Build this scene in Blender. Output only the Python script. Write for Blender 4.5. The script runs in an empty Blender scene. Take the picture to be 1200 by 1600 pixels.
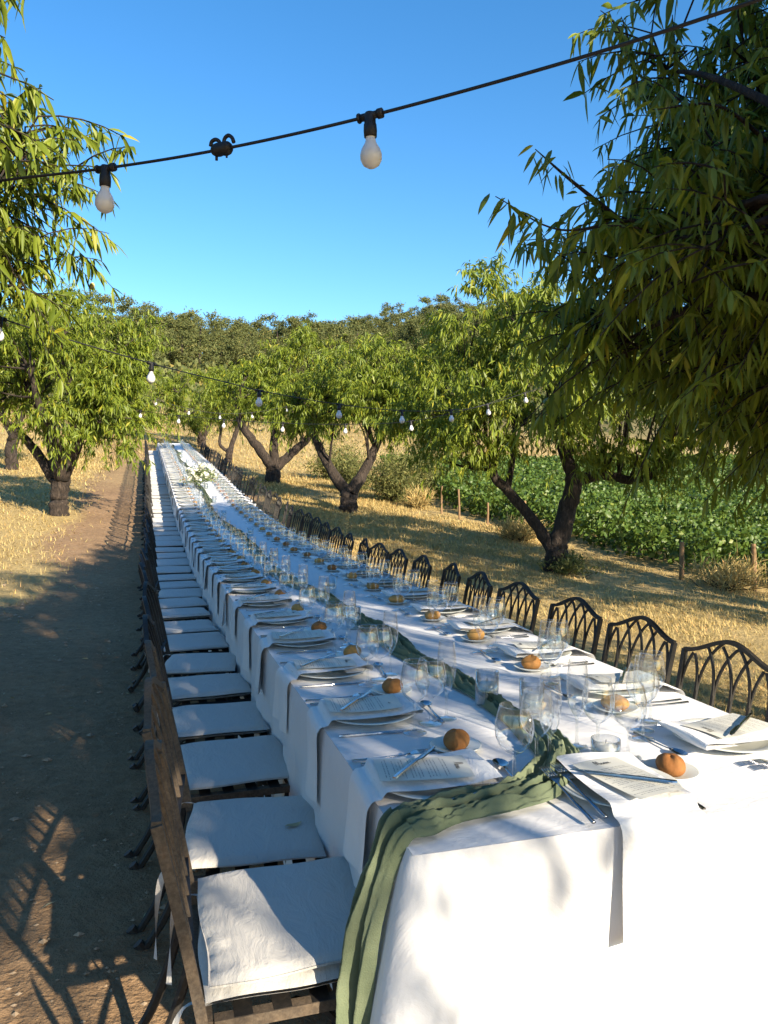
import bpy, math, random
import numpy as np
from mathutils import Matrix, Vector

R = math.radians
scn = bpy.context.scene
col = scn.collection

# ------------------------------------------------------------------ camera
cam_d = bpy.data.cameras.new('camera')
cam = bpy.data.objects.new('camera', cam_d); col.objects.link(cam)
cam_d.sensor_fit = 'VERTICAL'; cam_d.sensor_height = 36; cam_d.lens = 27.0
cam_d.clip_start = 0.05; cam_d.clip_end = 2000
cam.location = (0, 0, 1.45)
cam.rotation_euler = (R(90 - 2.53), 0, R(-16.03))
scn.camera = cam

# ------------------------------------------------------------------ world, sun, exposure
SUN_EL, SUN_AZ = 23.0, 24.0            # azimuth: light travels towards (-sin, cos)
w = bpy.data.worlds.new('World'); scn.world = w; w.use_nodes = True
nt = w.node_tree; bg = nt.nodes['Background']
sky = nt.nodes.new('ShaderNodeTexSky'); sky.sky_type = 'NISHITA'; sky.sun_disc = False
sky.sun_elevation = R(SUN_EL); sky.sun_rotation = R(180 - SUN_AZ)
sky.air_density = 1.0; sky.dust_density = 0.3; sky.ozone_density = 2.5
hs = nt.nodes.new('ShaderNodeHueSaturation'); hs.inputs['Saturation'].default_value = 1.3
nt.links.new(sky.outputs[0], hs.inputs['Color']); nt.links.new(hs.outputs[0], bg.inputs[0])
bg.inputs[1].default_value = 0.103
sd = bpy.data.lights.new('sun', 'SUN'); sun = bpy.data.objects.new('sun', sd); col.objects.link(sun)
sd.energy = 5.0; sd.angle = R(0.55); sd.color = (1.0, 0.86, 0.66)
ldir = Vector((-math.sin(R(SUN_AZ)) * math.cos(R(SUN_EL)), math.cos(R(SUN_AZ)) * math.cos(R(SUN_EL)), -math.sin(R(SUN_EL))))
sun.rotation_euler = ldir.to_track_quat('-Z', 'Y').to_euler(); sun.location = (5, -12, 8)
vs = scn.view_settings
vs.view_transform = 'Standard'; vs.look = 'None'; vs.exposure = 1.35; vs.gamma = 1.0; vs.use_curve_mapping = False
cy = scn.cycles
cy.use_denoising = True; cy.transparent_max_bounces = 40; cy.max_bounces = 8
cy.use_adaptive_sampling = True; cy.sample_clamp_indirect = 6

rng = np.random.default_rng(7)
random.seed(7)

# ------------------------------------------------------------------ materials
def mat(name):
    m = bpy.data.materials.new(name); m.use_nodes = True
    n = m.node_tree; b = n.nodes['Principled BSDF']
    return m, n, b
def N(n, t, **kw):
    x = n.nodes.new('ShaderNode' + t)
    for k, v in kw.items():
        if k in x.inputs: x.inputs[k].default_value = v
        else: setattr(x, k, v)
    return x
def noise(n, scale, detail=4, rough=.55, coord='Object', vec=None, dist=0):
    tc = N(n, 'TexCoord')
    x = N(n, 'TexNoise'); x.inputs['Scale'].default_value = scale; x.inputs['Detail'].default_value = detail
    x.inputs['Roughness'].default_value = rough; x.inputs['Distortion'].default_value = dist
    n.links.new(vec if vec is not None else tc.outputs[coord], x.inputs['Vector'])
    return x
def ramp(n, src, stops):
    r = N(n, 'ValToRGB'); e = r.color_ramp.elements
    while len(e) < len(stops): e.new(.5)
    for i, (p, c) in enumerate(stops):
        e[i].position = p; e[i].color = (*c, 1) if len(c) == 3 else c
    n.links.new(src, r.inputs[0]); return r
def bump(n, b, src, strength=.3, dist=.01):
    x = N(n, 'Bump'); x.inputs['Strength'].default_value = strength; x.inputs['Distance'].default_value = dist
    n.links.new(src, x.inputs['Height']); n.links.new(x.outputs[0], b.inputs['Normal']); return x
def mixc(n, fac, a, b2, mode='MIX'):
    x = N(n, 'Mix'); x.data_type = 'RGBA'; x.blend_type = mode
    if hasattr(fac, 'is_linked'): n.links.new(fac, x.inputs[0])
    else: x.inputs[0].default_value = fac
    for s, i in ((a, 6), (b2, 7)):
        if hasattr(s, 'is_linked'): n.links.new(s, x.inputs[i])
        else: x.inputs[i].default_value = (*s, 1)
    return x.outputs[2]
M = {}
def simple(key, c, rough=.6, metal=0, nz=None, bp=None, spec=.5):
    m, n, b = mat(key); b.inputs['Roughness'].default_value = rough; b.inputs['Metallic'].default_value = metal
    b.inputs['Specular IOR Level'].default_value = spec
    b.inputs['Base Color'].default_value = (*c, 1)
    if nz:
        x = noise(n, nz[0], 5); lo = tuple(v * nz[1] for v in c); hi = tuple(min(1, v * nz[2]) for v in c)
        r = ramp(n, x.outputs[0], [(.3, lo), (.7, hi)]); n.links.new(r.outputs[0], b.inputs['Base Color'])
    if bp:
        y = noise(n, bp[0], 6); bump(n, b, y.outputs[0], bp[1], bp[2])
    M[key] = m; return m
simple('plate', (.62, .64, .60), .25, nz=(14, .93, 1.05))
simple('candle', (.85, .83, .76), .5)
simple('wick', (.03, .03, .03), .9)
simple('steel', (.40, .41, .43), .2, 1.0, nz=(40, .85, 1.1))
simple('black_rubber', (.012, .012, .013), .55, bp=(60, .2, .002))
simple('bulb', (.72, .72, .72), .22, bp=(25, .05, .002))
simple('ink', (.035, .035, .04), .8)
simple('pebble', (.32, .24, .16), .9, nz=(60, .6, 1.3))
simple('rock', (.50, .46, .40), .9, nz=(4, .7, 1.25), bp=(12, .5, .03))
simple('petal', (.78, .78, .66), .7, nz=(20, .85, 1.1))
simple('wood_table', (.30, .19, .10), .6, nz=(6, .7, 1.2))
simple('almond', (.42, .36, .12), .8, nz=(50, .8, 1.2))
simple('dead_leaf', (.42, .36, .20), .8, nz=(80, .7, 1.2))
# post wood
m, n, b = mat('post_wood'); M['post_wood'] = m; b.inputs['Roughness'].default_value = .9
tc = N(n, 'TexCoord'); mp = N(n, 'Mapping'); mp.inputs['Scale'].default_value = (40, 40, 2.5); n.links.new(tc.outputs['Object'], mp.inputs[0])
x = noise(n, 1, 5, vec=mp.outputs[0]); r = ramp(n, x.outputs[0], [(.3, (.13, .075, .035)), (.7, (.33, .21, .11))])
n.links.new(r.outputs[0], b.inputs['Base Color']); bump(n, b, x.outputs[0], .6, .01)
# linen (table cloth, napkins, cushions)
def linen(key, c, weave, wr, ws):
    m, n, b = mat(key); M[key] = m
    b.inputs['Roughness'].default_value = .85; b.inputs['Sheen Weight'].default_value = .15
    b.inputs['Specular IOR Level'].default_value = .2
    tc = N(n, 'TexCoord')
    a = noise(n, 3.0, 3); r = ramp(n, a.outputs[0], [(.3, tuple(v * .95 for v in c)), (.7, c)])
    n.links.new(r.outputs[0], b.inputs['Base Color'])
    mp = N(n, 'Mapping'); n.links.new(tc.outputs['Object'], mp.inputs[0]); mp.inputs['Scale'].default_value = (weave, weave, weave)
    f1 = noise(n, 1, 2, vec=mp.outputs[0])
    mp2 = N(n, 'Mapping'); n.links.new(tc.outputs['Object'], mp2.inputs[0]); mp2.inputs['Scale'].default_value = (wr, wr * 2.2, wr)
    f2 = noise(n, 1, 5, .6, vec=mp2.outputs[0], dist=.6)
    b1 = N(n, 'Bump'); b1.inputs['Strength'].default_value = ws; b1.inputs['Distance'].default_value = .03; n.links.new(f2.outputs[0], b1.inputs['Height'])
    b2 = N(n, 'Bump'); b2.inputs['Strength'].default_value = .25; b2.inputs['Distance'].default_value = .002; n.links.new(f1.outputs[0], b2.inputs['Height'])
    n.links.new(b1.outputs[0], b2.inputs['Normal']); n.links.new(b2.outputs[0], b.inputs['Normal'])
linen('cloth', (.70, .70, .71), 500, 5, .28)
linen('napkin', (.76, .76, .76), 600, 14, .25)
linen('cushion', (.52, .505, .475), 450, 9, .35)
# gauze runner
m, n, b = mat('gauze'); M['gauze'] = m
b.inputs['Roughness'].default_value = .9; b.inputs['Specular IOR Level'].default_value = .1
x = noise(n, 9, 4); r = ramp(n, x.outputs[0], [(.3, (.15, .19, .115)), (.7, (.235, .275, .175))]); n.links.new(r.outputs[0], b.inputs['Base Color'])
tc = N(n, 'TexCoord')
y = noise(n, 320, 2); bump(n, b, y.outputs[0], .5, .003)
tl = N(n, 'BsdfTranslucent'); n.links.new(r.outputs[0], tl.inputs[0]); mx = N(n, 'MixShader'); mx.inputs[0].default_value = .25
n.links.new(b.outputs[0], mx.inputs[1]); n.links.new(tl.outputs[0], mx.inputs[2]); n.links.new(mx.outputs[0], n.nodes['Material Output'].inputs[0])
# iron with rust
m, n, b = mat('iron'); M['iron'] = m
x = noise(n, 16, 6, .65, coord='Object'); y = noise(n, 90, 4, .6)
oi = N(n, 'ObjectInfo')
r = ramp(n, x.outputs[0], [(.5, (.010, .010, .010)), (.66, (.028, .023, .018)), (.78, (.09, .06, .035))])
c = mixc(n, .45, r.outputs[0], ramp(n, y.outputs[0], [(.4, (.008, .008, .008)), (.75, (.045, .036, .028))]).outputs[0])
n.links.new(c, b.inputs['Base Color']); b.inputs['Roughness'].default_value = .62; b.inputs['Metallic'].default_value = .15
bump(n, b, y.outputs[0], .35, .003)
m, n, b = mat('iron_rusty'); M['iron_rusty'] = m
x = noise(n, 14, 6, .65); y = noise(n, 120, 4, .6)
r = ramp(n, x.outputs[0], [(.35, (.06, .045, .032)), (.6, (.13, .09, .055)), (.75, (.19, .10, .045))])
c = mixc(n, .35, r.outputs[0], ramp(n, y.outputs[0], [(.4, (.02, .017, .014)), (.7, (.17, .135, .095))]).outputs[0])
n.links.new(c, b.inputs['Base Color']); b.inputs['Roughness'].default_value = .8; bump(n, b, y.outputs[0], .5, .003)
# paper menu: small text lines from object coordinates (card local x across, y up)
m, n, b = mat('menu_paper'); M['menu_paper'] = m; b.inputs['Roughness'].default_value = .7
tc = N(n, 'TexCoord'); sx = N(n, 'SeparateXYZ'); n.links.new(tc.outputs['Object'], sx.inputs[0])
def MA(op, a, b2=None, c2=None):
    x = N(n, 'Math'); x.operation = op
    for i, v in enumerate((a, b2, c2)):
        if v is None: continue
        if hasattr(v, 'is_linked'): n.links.new(v, x.inputs[i])
        else: x.inputs[i].default_value = v
    return x.outputs[0]
row = MA('FRACT', MA('MULTIPLY', sx.outputs[1], 1 / .0075))
inrow = MA('LESS_THAN', row, .32)
rowid = MA('FLOOR', MA('MULTIPLY', sx.outputs[1], 1 / .0075))
cm = N(n, 'CombineXYZ'); n.links.new(MA('MULTIPLY', sx.outputs[0], 420), cm.inputs[0]); n.links.new(MA('MULTIPLY', rowid, 7.3), cm.inputs[1])
nz = noise(n, 1, 2, vec=cm.outputs[0]); word = MA('GREATER_THAN', nz.outputs[0], .47)
cm2 = N(n, 'CombineXYZ'); n.links.new(MA('MULTIPLY', rowid, 3.7), cm2.inputs[0]); nz2 = noise(n, 1, 0, vec=cm2.outputs[0])
wid = MA('MULTIPLY_ADD', nz2.outputs[0], .075, .008)
inw = MA('LESS_THAN', MA('ABSOLUTE', sx.outputs[0]), wid)
iny = MA('MULTIPLY', MA('LESS_THAN', sx.outputs[1], .055), MA('GREATER_THAN', sx.outputs[1], -.09))
gap = MA('GREATER_THAN', MA('FRACT', MA('MULTIPLY', rowid, .2)), .1)
t = MA('MULTIPLY', MA('MULTIPLY', inrow, word), MA('MULTIPLY', MA('MULTIPLY', inw, iny), gap))
n.links.new(mixc(n, MA('MULTIPLY', t, .75), (.63, .62, .55), (.12, .12, .12)), b.inputs['Base Color'])
# bread
m, n, b = mat('bread'); M['bread'] = m; b.inputs['Roughness'].default_value = .72; b.inputs['Specular IOR Level'].default_value = .25
x = noise(n, 30, 5); oi = N(n, 'ObjectInfo')
r = ramp(n, oi.outputs['Random'], [(.0, (.50, .28, .085)), (.5, (.38, .18, .05)), (1, (.22, .085, .025))])
c = mixc(n, ramp(n, x.outputs[0], [(.45, (0, 0, 0)), (.8, (.7, .7, .7))]).outputs[0], r.outputs[0], (.38, .20, .07)); n.links.new(c, b.inputs['Base Color']); y = noise(n, 75, 6, .7); bump(n, b, y.outputs[0], .4, .006)
b.inputs['Subsurface Weight'].default_value = .0
# glass: thin wall
def glassmat(key, tint, ior):
    m, n, b = mat(key); M[key] = m; n.nodes.remove(b)
    lwt = N(n, 'LayerWeight'); lwt.inputs[0].default_value = .5                 # Schlick reflectance, same from both sides of the wall
    pw = N(n, 'Math'); pw.operation = 'POWER'; n.links.new(lwt.outputs['Facing'], pw.inputs[0]); pw.inputs[1].default_value = 2.1
    r0 = ((ior - 1) / (ior + 1)) ** 2
    fr = N(n, 'Math'); fr.operation = 'MULTIPLY_ADD'; n.links.new(pw.outputs[0], fr.inputs[0]); fr.inputs[1].default_value = .9; fr.inputs[2].default_value = r0 * 2
    tr = N(n, 'BsdfTransparent'); tr.inputs[0].default_value = (*tint, 1)
    gl = N(n, 'BsdfGlossy'); gl.inputs['Roughness'].default_value = .06; gl.inputs[0].default_value = (.95, .97, 1, 1)
    mx = N(n, 'MixShader'); n.links.new(fr.outputs[0], mx.inputs[0]); n.links.new(tr.outputs[0], mx.inputs[1]); n.links.new(gl.outputs[0], mx.inputs[2])
    n.links.new(mx.outputs[0], n.nodes['Material Output'].inputs[0])
glassmat('glass', (.97, .98, .98), 1.5)
glassmat('water', (.90, .94, .93), 1.33)
# leaves
def leafmat(key, a, b_, trans=.35, rough=.45):
    m, n, b = mat(key); M[key] = m
    g_ = N(n, 'NewGeometry'); r = ramp(n, g_.outputs['Random Per Island'], [(0, a), (.93, b_), (1, (b_[0] * 1.6, b_[1] * 1.15, b_[2]))])
    n.links.new(r.outputs[0], b.inputs['Base Color']); b.inputs['Roughness'].default_value = rough
    b.inputs['Specular IOR Level'].default_value = .35
    tl = N(n, 'BsdfTranslucent'); c = mixc(n, .5, r.outputs[0], (.16, .19, .01)); n.links.new(c, tl.inputs[0])
    mx = N(n, 'MixShader'); mx.inputs[0].default_value = trans
    n.links.new(b.outputs[0], mx.inputs[1]); n.links.new(tl.outputs[0], mx.inputs[2]); n.links.new(mx.outputs[0], n.nodes['Material Output'].inputs[0])
leafmat('almond_leaf', (.10, .15, .015), (.23, .285, .03))
leafmat('vine_leaf', (.05, .10, .018), (.12, .19, .035), .3)
leafmat('pine_needle', (.058, .078, .022), (.122, .13, .036), .12, .7)
leafmat('shrub_leaf', (.10, .12, .035), (.19, .19, .06), .25, .7)
leafmat('straw', (.42, .31, .12), (.60, .47, .20), .2, .8)
leafmat('bouquet_leaf', (.10, .15, .05), (.2, .25, .1), .3)
# bark
m, n, b = mat('bark'); M['bark'] = m; b.inputs['Roughness'].default_value = .95
tc = N(n, 'TexCoord'); mp = N(n, 'Mapping'); mp.inputs['Scale'].default_value = (22, 22, 7); n.links.new(tc.outputs['Object'], mp.inputs[0])
x = noise(n, 1, 8, .7, vec=mp.outputs[0], dist=1.0); r = ramp(n, x.outputs[0], [(.38, (.012, .009, .007)), (.55, (.045, .032, .024)), (.68, (.10, .078, .06)), (.8, (.22, .19, .16))])
n.links.new(r.outputs[0], b.inputs['Base Color']); bump(n, b, x.outputs[0], 1.0, .05)
# terrain
m, n, b = mat('ground'); M['ground'] = m; b.inputs['Roughness'].default_value = .95; b.inputs['Specular IOR Level'].default_value = .15
at = N(n, 'Attribute'); at.attribute_name = 'cover'; se = N(n, 'SeparateColor'); n.links.new(at.outputs['Color'], se.inputs[0])
n1 = noise(n, .9, 6, .6); n2 = noise(n, 14, 6, .65); n3 = noise(n, 60, 4, .6)
dirt = mixc(n, .5, ramp(n, n1.outputs[0], [(.3, (.22, .135, .072)), (.7, (.36, .235, .13))]).outputs[0], ramp(n, n2.outputs[0], [(.3, (.165, .105, .058)), (.7, (.41, .275, .16))]).outputs[0])
straw = mixc(n, .5, ramp(n, n1.outputs[0], [(.3, (.30, .21, .09)), (.7, (.48, .36, .16))]).outputs[0], ramp(n, n3.outputs[0], [(.3, (.24, .16, .07)), (.7, (.56, .44, .20))]).outputs[0])
scrub = ramp(n, n1.outputs[0], [(.35, (.07, .075, .03)), (.7, (.22, .18, .08))]).outputs[0]
nm = N(n, 'Math'); nm.operation = 'MULTIPLY_ADD'; n.links.new(n2.outputs[0], nm.inputs[0]); nm.inputs[1].default_value = .8; nm.inputs[2].default_value = -.4
ad = N(n, 'Math'); ad.operation = 'ADD'; ad.use_clamp = True; n.links.new(se.outputs[0], ad.inputs[0]); n.links.new(nm.outputs[0], ad.inputs[1])
rs = ramp(n, ad.outputs[0], [(.35, (0, 0, 0)), (.65, (1, 1, 1))])
c = mixc(n, rs.outputs[0], dirt, straw); c = mixc(n, se.outputs[1], c, scrub)
n.links.new(c, b.inputs['Base Color'])
ba = N(n, 'Bump'); ba.inputs['Strength'].default_value = .7; ba.inputs['Distance'].default_value = .06; n.links.new(n2.outputs[0], ba.inputs['Height'])
bb = N(n, 'Bump'); bb.inputs['Strength'].default_value = .6; bb.inputs['Distance'].default_value = .015; n.links.new(n3.outputs[0], bb.inputs['Height']); n.links.new(ba.outputs[0], bb.inputs['Normal'])
n.links.new(bb.outputs[0], b.inputs['Normal'])

# ------------------------------------------------------------------ helpers
def props(o, label=None, cat=None, group=None, kind=None):
    if label: o['label'] = label
    if cat: o['category'] = cat
    if group: o['group'] = group
    if kind: o['kind'] = kind
    return o
def empty(name, loc=(0, 0, 0)):
    o = bpy.data.objects.new(name, None); o.empty_display_size = .1; col.objects.link(o); o.location = loc; return o
def link(name, me, parent=None, loc=None):
    o = bpy.data.objects.new(name, me); col.objects.link(o)
    if parent: o.parent = parent
    if loc is not None: o.location = loc
    return o
def finish(name, V, F, m, smooth=True):
    me = bpy.data.meshes.new(name); me.from_pydata([tuple(map(float, v)) for v in V], [], F); me.materials.append(M[m])
    if smooth: me.shade_smooth()
    me.update(); return me
def npmesh(name, V, F, m, smooth=True):
    """V (n,3), F list of int arrays (k,3) or (k,4)"""
    me = bpy.data.meshes.new(name); V = np.asarray(V, np.float32)
    me.vertices.add(len(V)); me.vertices.foreach_set('co', V.ravel())
    F = [np.asarray(f, np.int32) for f in (F if isinstance(F, list) else [F]) if len(f)]
    loops = np.concatenate([f.ravel() for f in F]); sizes = np.concatenate([np.full(len(f), f.shape[1]) for f in F])
    me.loops.add(len(loops)); me.loops.foreach_set('vertex_index', loops)
    me.polygons.add(len(sizes)); st = np.concatenate([[0], np.cumsum(sizes)[:-1]]).astype(np.int32)
    me.polygons.foreach_set('loop_start', st)
    try: me.polygons.foreach_set('loop_total', sizes.astype(np.int32))
    except Exception: pass
    me.materials.append(M[m]); me.update(calc_edges=True); me.validate()
    if smooth: me.shade_smooth()
    return me
class MB:
    def __init__(s): s.V = []; s.F = []
    def box(s, c, d, rot=None, taper=1.0):
        b = len(s.V)
        for x in (-1, 1):
            for y in (-1, 1):
                for z in (-1, 1):
                    k = taper if z > 0 else 1
                    v = Vector((x * d[0] / 2 * k, y * d[1] / 2 * k, z * d[2] / 2))
                    if rot is not None: v = rot @ v
                    s.V.append(v + Vector(c))
        s.F += [(b, b + 1, b + 3, b + 2), (b + 4, b + 6, b + 7, b + 5), (b, b + 4, b + 5, b + 1), (b + 2, b + 3, b + 7, b + 6), (b, b + 2, b + 6, b + 4), (b + 1, b + 5, b + 7, b + 3)]
        return s
    def tube(s, P, rad, n=6, cap=True, flat=None):
        P = [Vector(p) for p in P]; k = len(P)
        if not hasattr(rad, '__len__'): rad = [rad] * k
        b = len(s.V); ref = None
        for i in range(k):
            t = (P[min(i + 1, k - 1)] - P[max(i - 1, 0)]).normalized()
            if ref is None: ref = Vector((0, 0, 1)) if abs(t.z) < .9 else Vector((1, 0, 0))
            u = (ref - t * ref.dot(t)).normalized(); v = t.cross(u); ref = u
            for j in range(n):
                a = 2 * math.pi * (j + .5) / n
                fu, fv = (1, 1) if flat is None else flat
                s.V.append(P[i] + (u * math.cos(a) * fu + v * math.sin(a) * fv) * rad[i])
        for i in range(k - 1):
            for j in range(n):
                s.F.append((b + i * n + j, b + i * n + (j + 1) % n, b + (i + 1) * n + (j + 1) % n, b + (i + 1) * n + j))
        if cap:
            s.F.append(tuple(b + j for j in reversed(range(n)))); s.F.append(tuple(b + (k - 1) * n + j for j in range(n)))
        return s
    def lathe(s, prof, n=20, c=(0, 0, 0)):
        b = len(s.V); c = Vector(c)
        for r, z in prof:
            for j in range(n):
                a = 2 * math.pi * j / n; s.V.append(c + Vector((r * math.cos(a), r * math.sin(a), z)))
        for i in range(len(prof) - 1):
            for j in range(n):
                s.F.append((b + i * n + j, b + i * n + (j + 1) % n, b + (i + 1) * n + (j + 1) % n, b + (i + 1) * n + j))
        return s
    def grid(s, fn, nu, nv):
        b = len(s.V)
        for i in range(nu + 1):
            for j in range(nv + 1): s.V.append(Vector(fn(i / nu, j / nv)))
        for i in range(nu):
            for j in range(nv):
                a = b + i * (nv + 1) + j; s.F.append((a, a + nv + 1, a + nv + 2, a + 1))
        return s
    def mesh(s, name, m, smooth=False): return finish(name, s.V, s.F, m, smooth)
def smoothstep(a, b, x):
    t = np.clip((x - a) / (b - a), 0, 1); return t * t * (3 - 2 * t)
_h = np.random.default_rng(3).random((256, 256))
def vnoise(x, y):
    x = np.asarray(x, float); y = np.asarray(y, float)
    xi = np.floor(x).astype(int); yi = np.floor(y).astype(int); fx = x - xi; fy = y - yi
    fx = fx * fx * (3 - 2 * fx); fy = fy * fy * (3 - 2 * fy)
    a = _h[xi % 256, yi % 256]; b_ = _h[(xi + 1) % 256, yi % 256]; c_ = _h[xi % 256, (yi + 1) % 256]; d_ = _h[(xi + 1) % 256, (yi + 1) % 256]
    return (a * (1 - fx) + b_ * fx) * (1 - fy) + (c_ * (1 - fx) + d_ * fx) * fy
def fbm(x, y, o=4): return sum(vnoise(x * 2 ** k + 17 * k, y * 2 ** k + 31 * k) / 2 ** (k + 1) for k in range(o))
def catmull(P, k=8):
    P = [np.array(p, float) for p in P]; Q = [2 * P[0] - P[1]] + P + [2 * P[-1] - P[-2]]; out = []
    for i in range(1, len(Q) - 2):
        a, b_, c_, d_ = Q[i - 1:i + 3]
        for j in range(k):
            t = j / k; out.append(.5 * (2 * b_ + (c_ - a) * t + (2 * a - 5 * b_ + 4 * c_ - d_) * t * t + (-a + 3 * b_ - 3 * c_ + d_) * t ** 3))
    out.append(P[-1]); return out

# ------------------------------------------------------------------ terrain
YK = np.array([-80, -20, 0, 7, 11, 17.4, 24, 32, 45, 60, 100, 150, 190, 230, 300, 420.])
ZK = np.array([-.6, -.1, 0, 0, .16, .73, 1.35, 2.1, 3.9, 6.4, 14.5, 23.5, 29.5, 31, 28, 21])
_dx = np.diff(YK); _s = np.diff(ZK) / _dx; _m = np.zeros(len(YK))
_m[1:-1] = np.where(_s[:-1] * _s[1:] > 0, 2 * _s[:-1] * _s[1:] / (_s[:-1] + _s[1:] + 1e-9), 0); _m[0] = _s[0]; _m[-1] = _s[-1]
def rise(y):
    y = np.clip(np.asarray(y, float), YK[0], YK[-1]); i = np.clip(np.searchsorted(YK, y) - 1, 0, len(YK) - 2); t = (y - YK[i]) / _dx[i]
    return (2 * t ** 3 - 3 * t ** 2 + 1) * ZK[i] + (t ** 3 - 2 * t ** 2 + t) * _dx[i] * _m[i] + (-2 * t ** 3 + 3 * t ** 2) * ZK[i + 1] + (t ** 3 - t ** 2) * _dx[i] * _m[i + 1]
def gz(x, y):
    x = np.asarray(x, float); y = np.asarray(y, float)
    return rise(y) - .75 * np.tanh((x - .2) / 15) + 9 * smoothstep(20, 75, x) * smoothstep(80, 170, y)
def g(x, y): return float(gz(x, y))
def A(*r): return np.concatenate([np.arange(*q) for q in r])
xs = A((-420, -40, 15), (-40, -8, 1.6), (-8, 12, .1), (12, 40, 1.0), (40, 440, 10))
ys = A((-80, -4, 4), (-4, 20, .1), (20, 60, .8), (60, 430, 6))
X, Y = np.meshgrid(xs, ys, indexing='ij')
Z = gz(X, Y)
near = smoothstep(60, 20, Y) * smoothstep(40, 10, np.abs(X))
Z = Z + near * ((fbm(X * .8, Y * .8) - .5) * .06 + (fbm(X * 4, Y * 4) - .5) * .035)
nx, ny = X.shape
idx = np.arange(nx * ny).reshape(nx, ny)
F = np.stack([idx[:-1, :-1], idx[1:, :-1], idx[1:, 1:], idx[:-1, 1:]], -1).reshape(-1, 4)
gme = npmesh('ground', np.stack([X, Y, Z], -1).reshape(-1, 3), F, 'ground')
# straw cover: right of the chairs and left verge; dirt along the path
edge_l = -.75 - .04 * (Y - 5) + (fbm(X * .5, Y * .3) - .5) * 1.2
strawm = smoothstep(1.9, 2.9, X + (fbm(X * .7 + 9, Y * .7) - .5) * .8)
left = smoothstep(edge_l + .3, edge_l - 1.2, X) * smoothstep(7.5, 11, Y + (fbm(X * .6, Y * .6 + 5) - .5) * 4)
leftfar = smoothstep(14, 24, Y) * smoothstep(.2, -.8, X) * .45
farall = smoothstep(34, 42, Y)
cov = np.clip(np.maximum.reduce([strawm, left, leftfar, farall * .9]), 0, 1)
scr = smoothstep(44, 78, Y + (fbm(X * .05, Y * .05) - .5) * 40)
ca = gme.color_attributes.new('cover', 'FLOAT_COLOR', 'POINT')
cc = np.zeros((nx * ny, 4), np.float32); cc[:, 0] = cov.ravel(); cc[:, 1] = scr.ravel(); cc[:, 3] = 1
ca.data.foreach_set('color', cc.ravel())
props(link('ground', gme), 'dirt path and dry straw hillside rising to the pines', kind='structure')

# ------------------------------------------------------------------ foliage tools
def unit(v): return v / (np.linalg.norm(v, axis=-1, keepdims=True) + 1e-9)
def leaf_geo(P, D, L, W, near, rg, curl=.48):
    n_ = len(P); S = unit(np.cross(D, unit(rg.normal(size=(n_, 3)) + 1e-3))); Nn = np.cross(S, D)
    L = L[:, None]; W = W[:, None]
    dn = np.zeros((n_, 3)); dn[:, 2] = -1
    bend = unit(dn * .8 + Nn * rg.uniform(-.8, .8, (n_, 1)))
    if near:
        ts = [0, .22, .5, .8]; ws = [.12, .8, 1, .55]; V = []
        for t, wd in zip(ts, ws):
            c_ = P + D * L * t + bend * L * curl * t * t
            V += [c_ - S * W * wd / 2 + Nn * W * .18 * wd, c_, c_ + S * W * wd / 2 + Nn * W * .18 * wd]
        V.append(P + D * L + bend * L * curl)
        V = np.stack(V, 1).reshape(-1, 3); b_ = (np.arange(n_) * 13)[:, None]
        q = [];
        for i in range(3):
            for j in range(2): q.append(b_ + np.array([[i * 3 + j, i * 3 + j + 1, i * 3 + j + 4, i * 3 + j + 3]]))
        tr = [b_ + np.array([[9 + j, 10 + j, 12]]) for j in range(2)]
        return V, [np.concatenate(q), np.concatenate(tr)]
    c_ = P + D * L * .5 + bend * L * curl * .25
    V = np.stack([P, c_ - S * W / 2 + Nn * W * .15, P + D * L + bend * L * curl, c_ + S * W / 2 + Nn * W * .15], 1).reshape(-1, 3)
    b_ = (np.arange(n_) * 4)[:, None]
    return V, [np.concatenate([b_ + np.array([[0, 1, 2]]), b_ + np.array([[0, 2, 3]])])]

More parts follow.
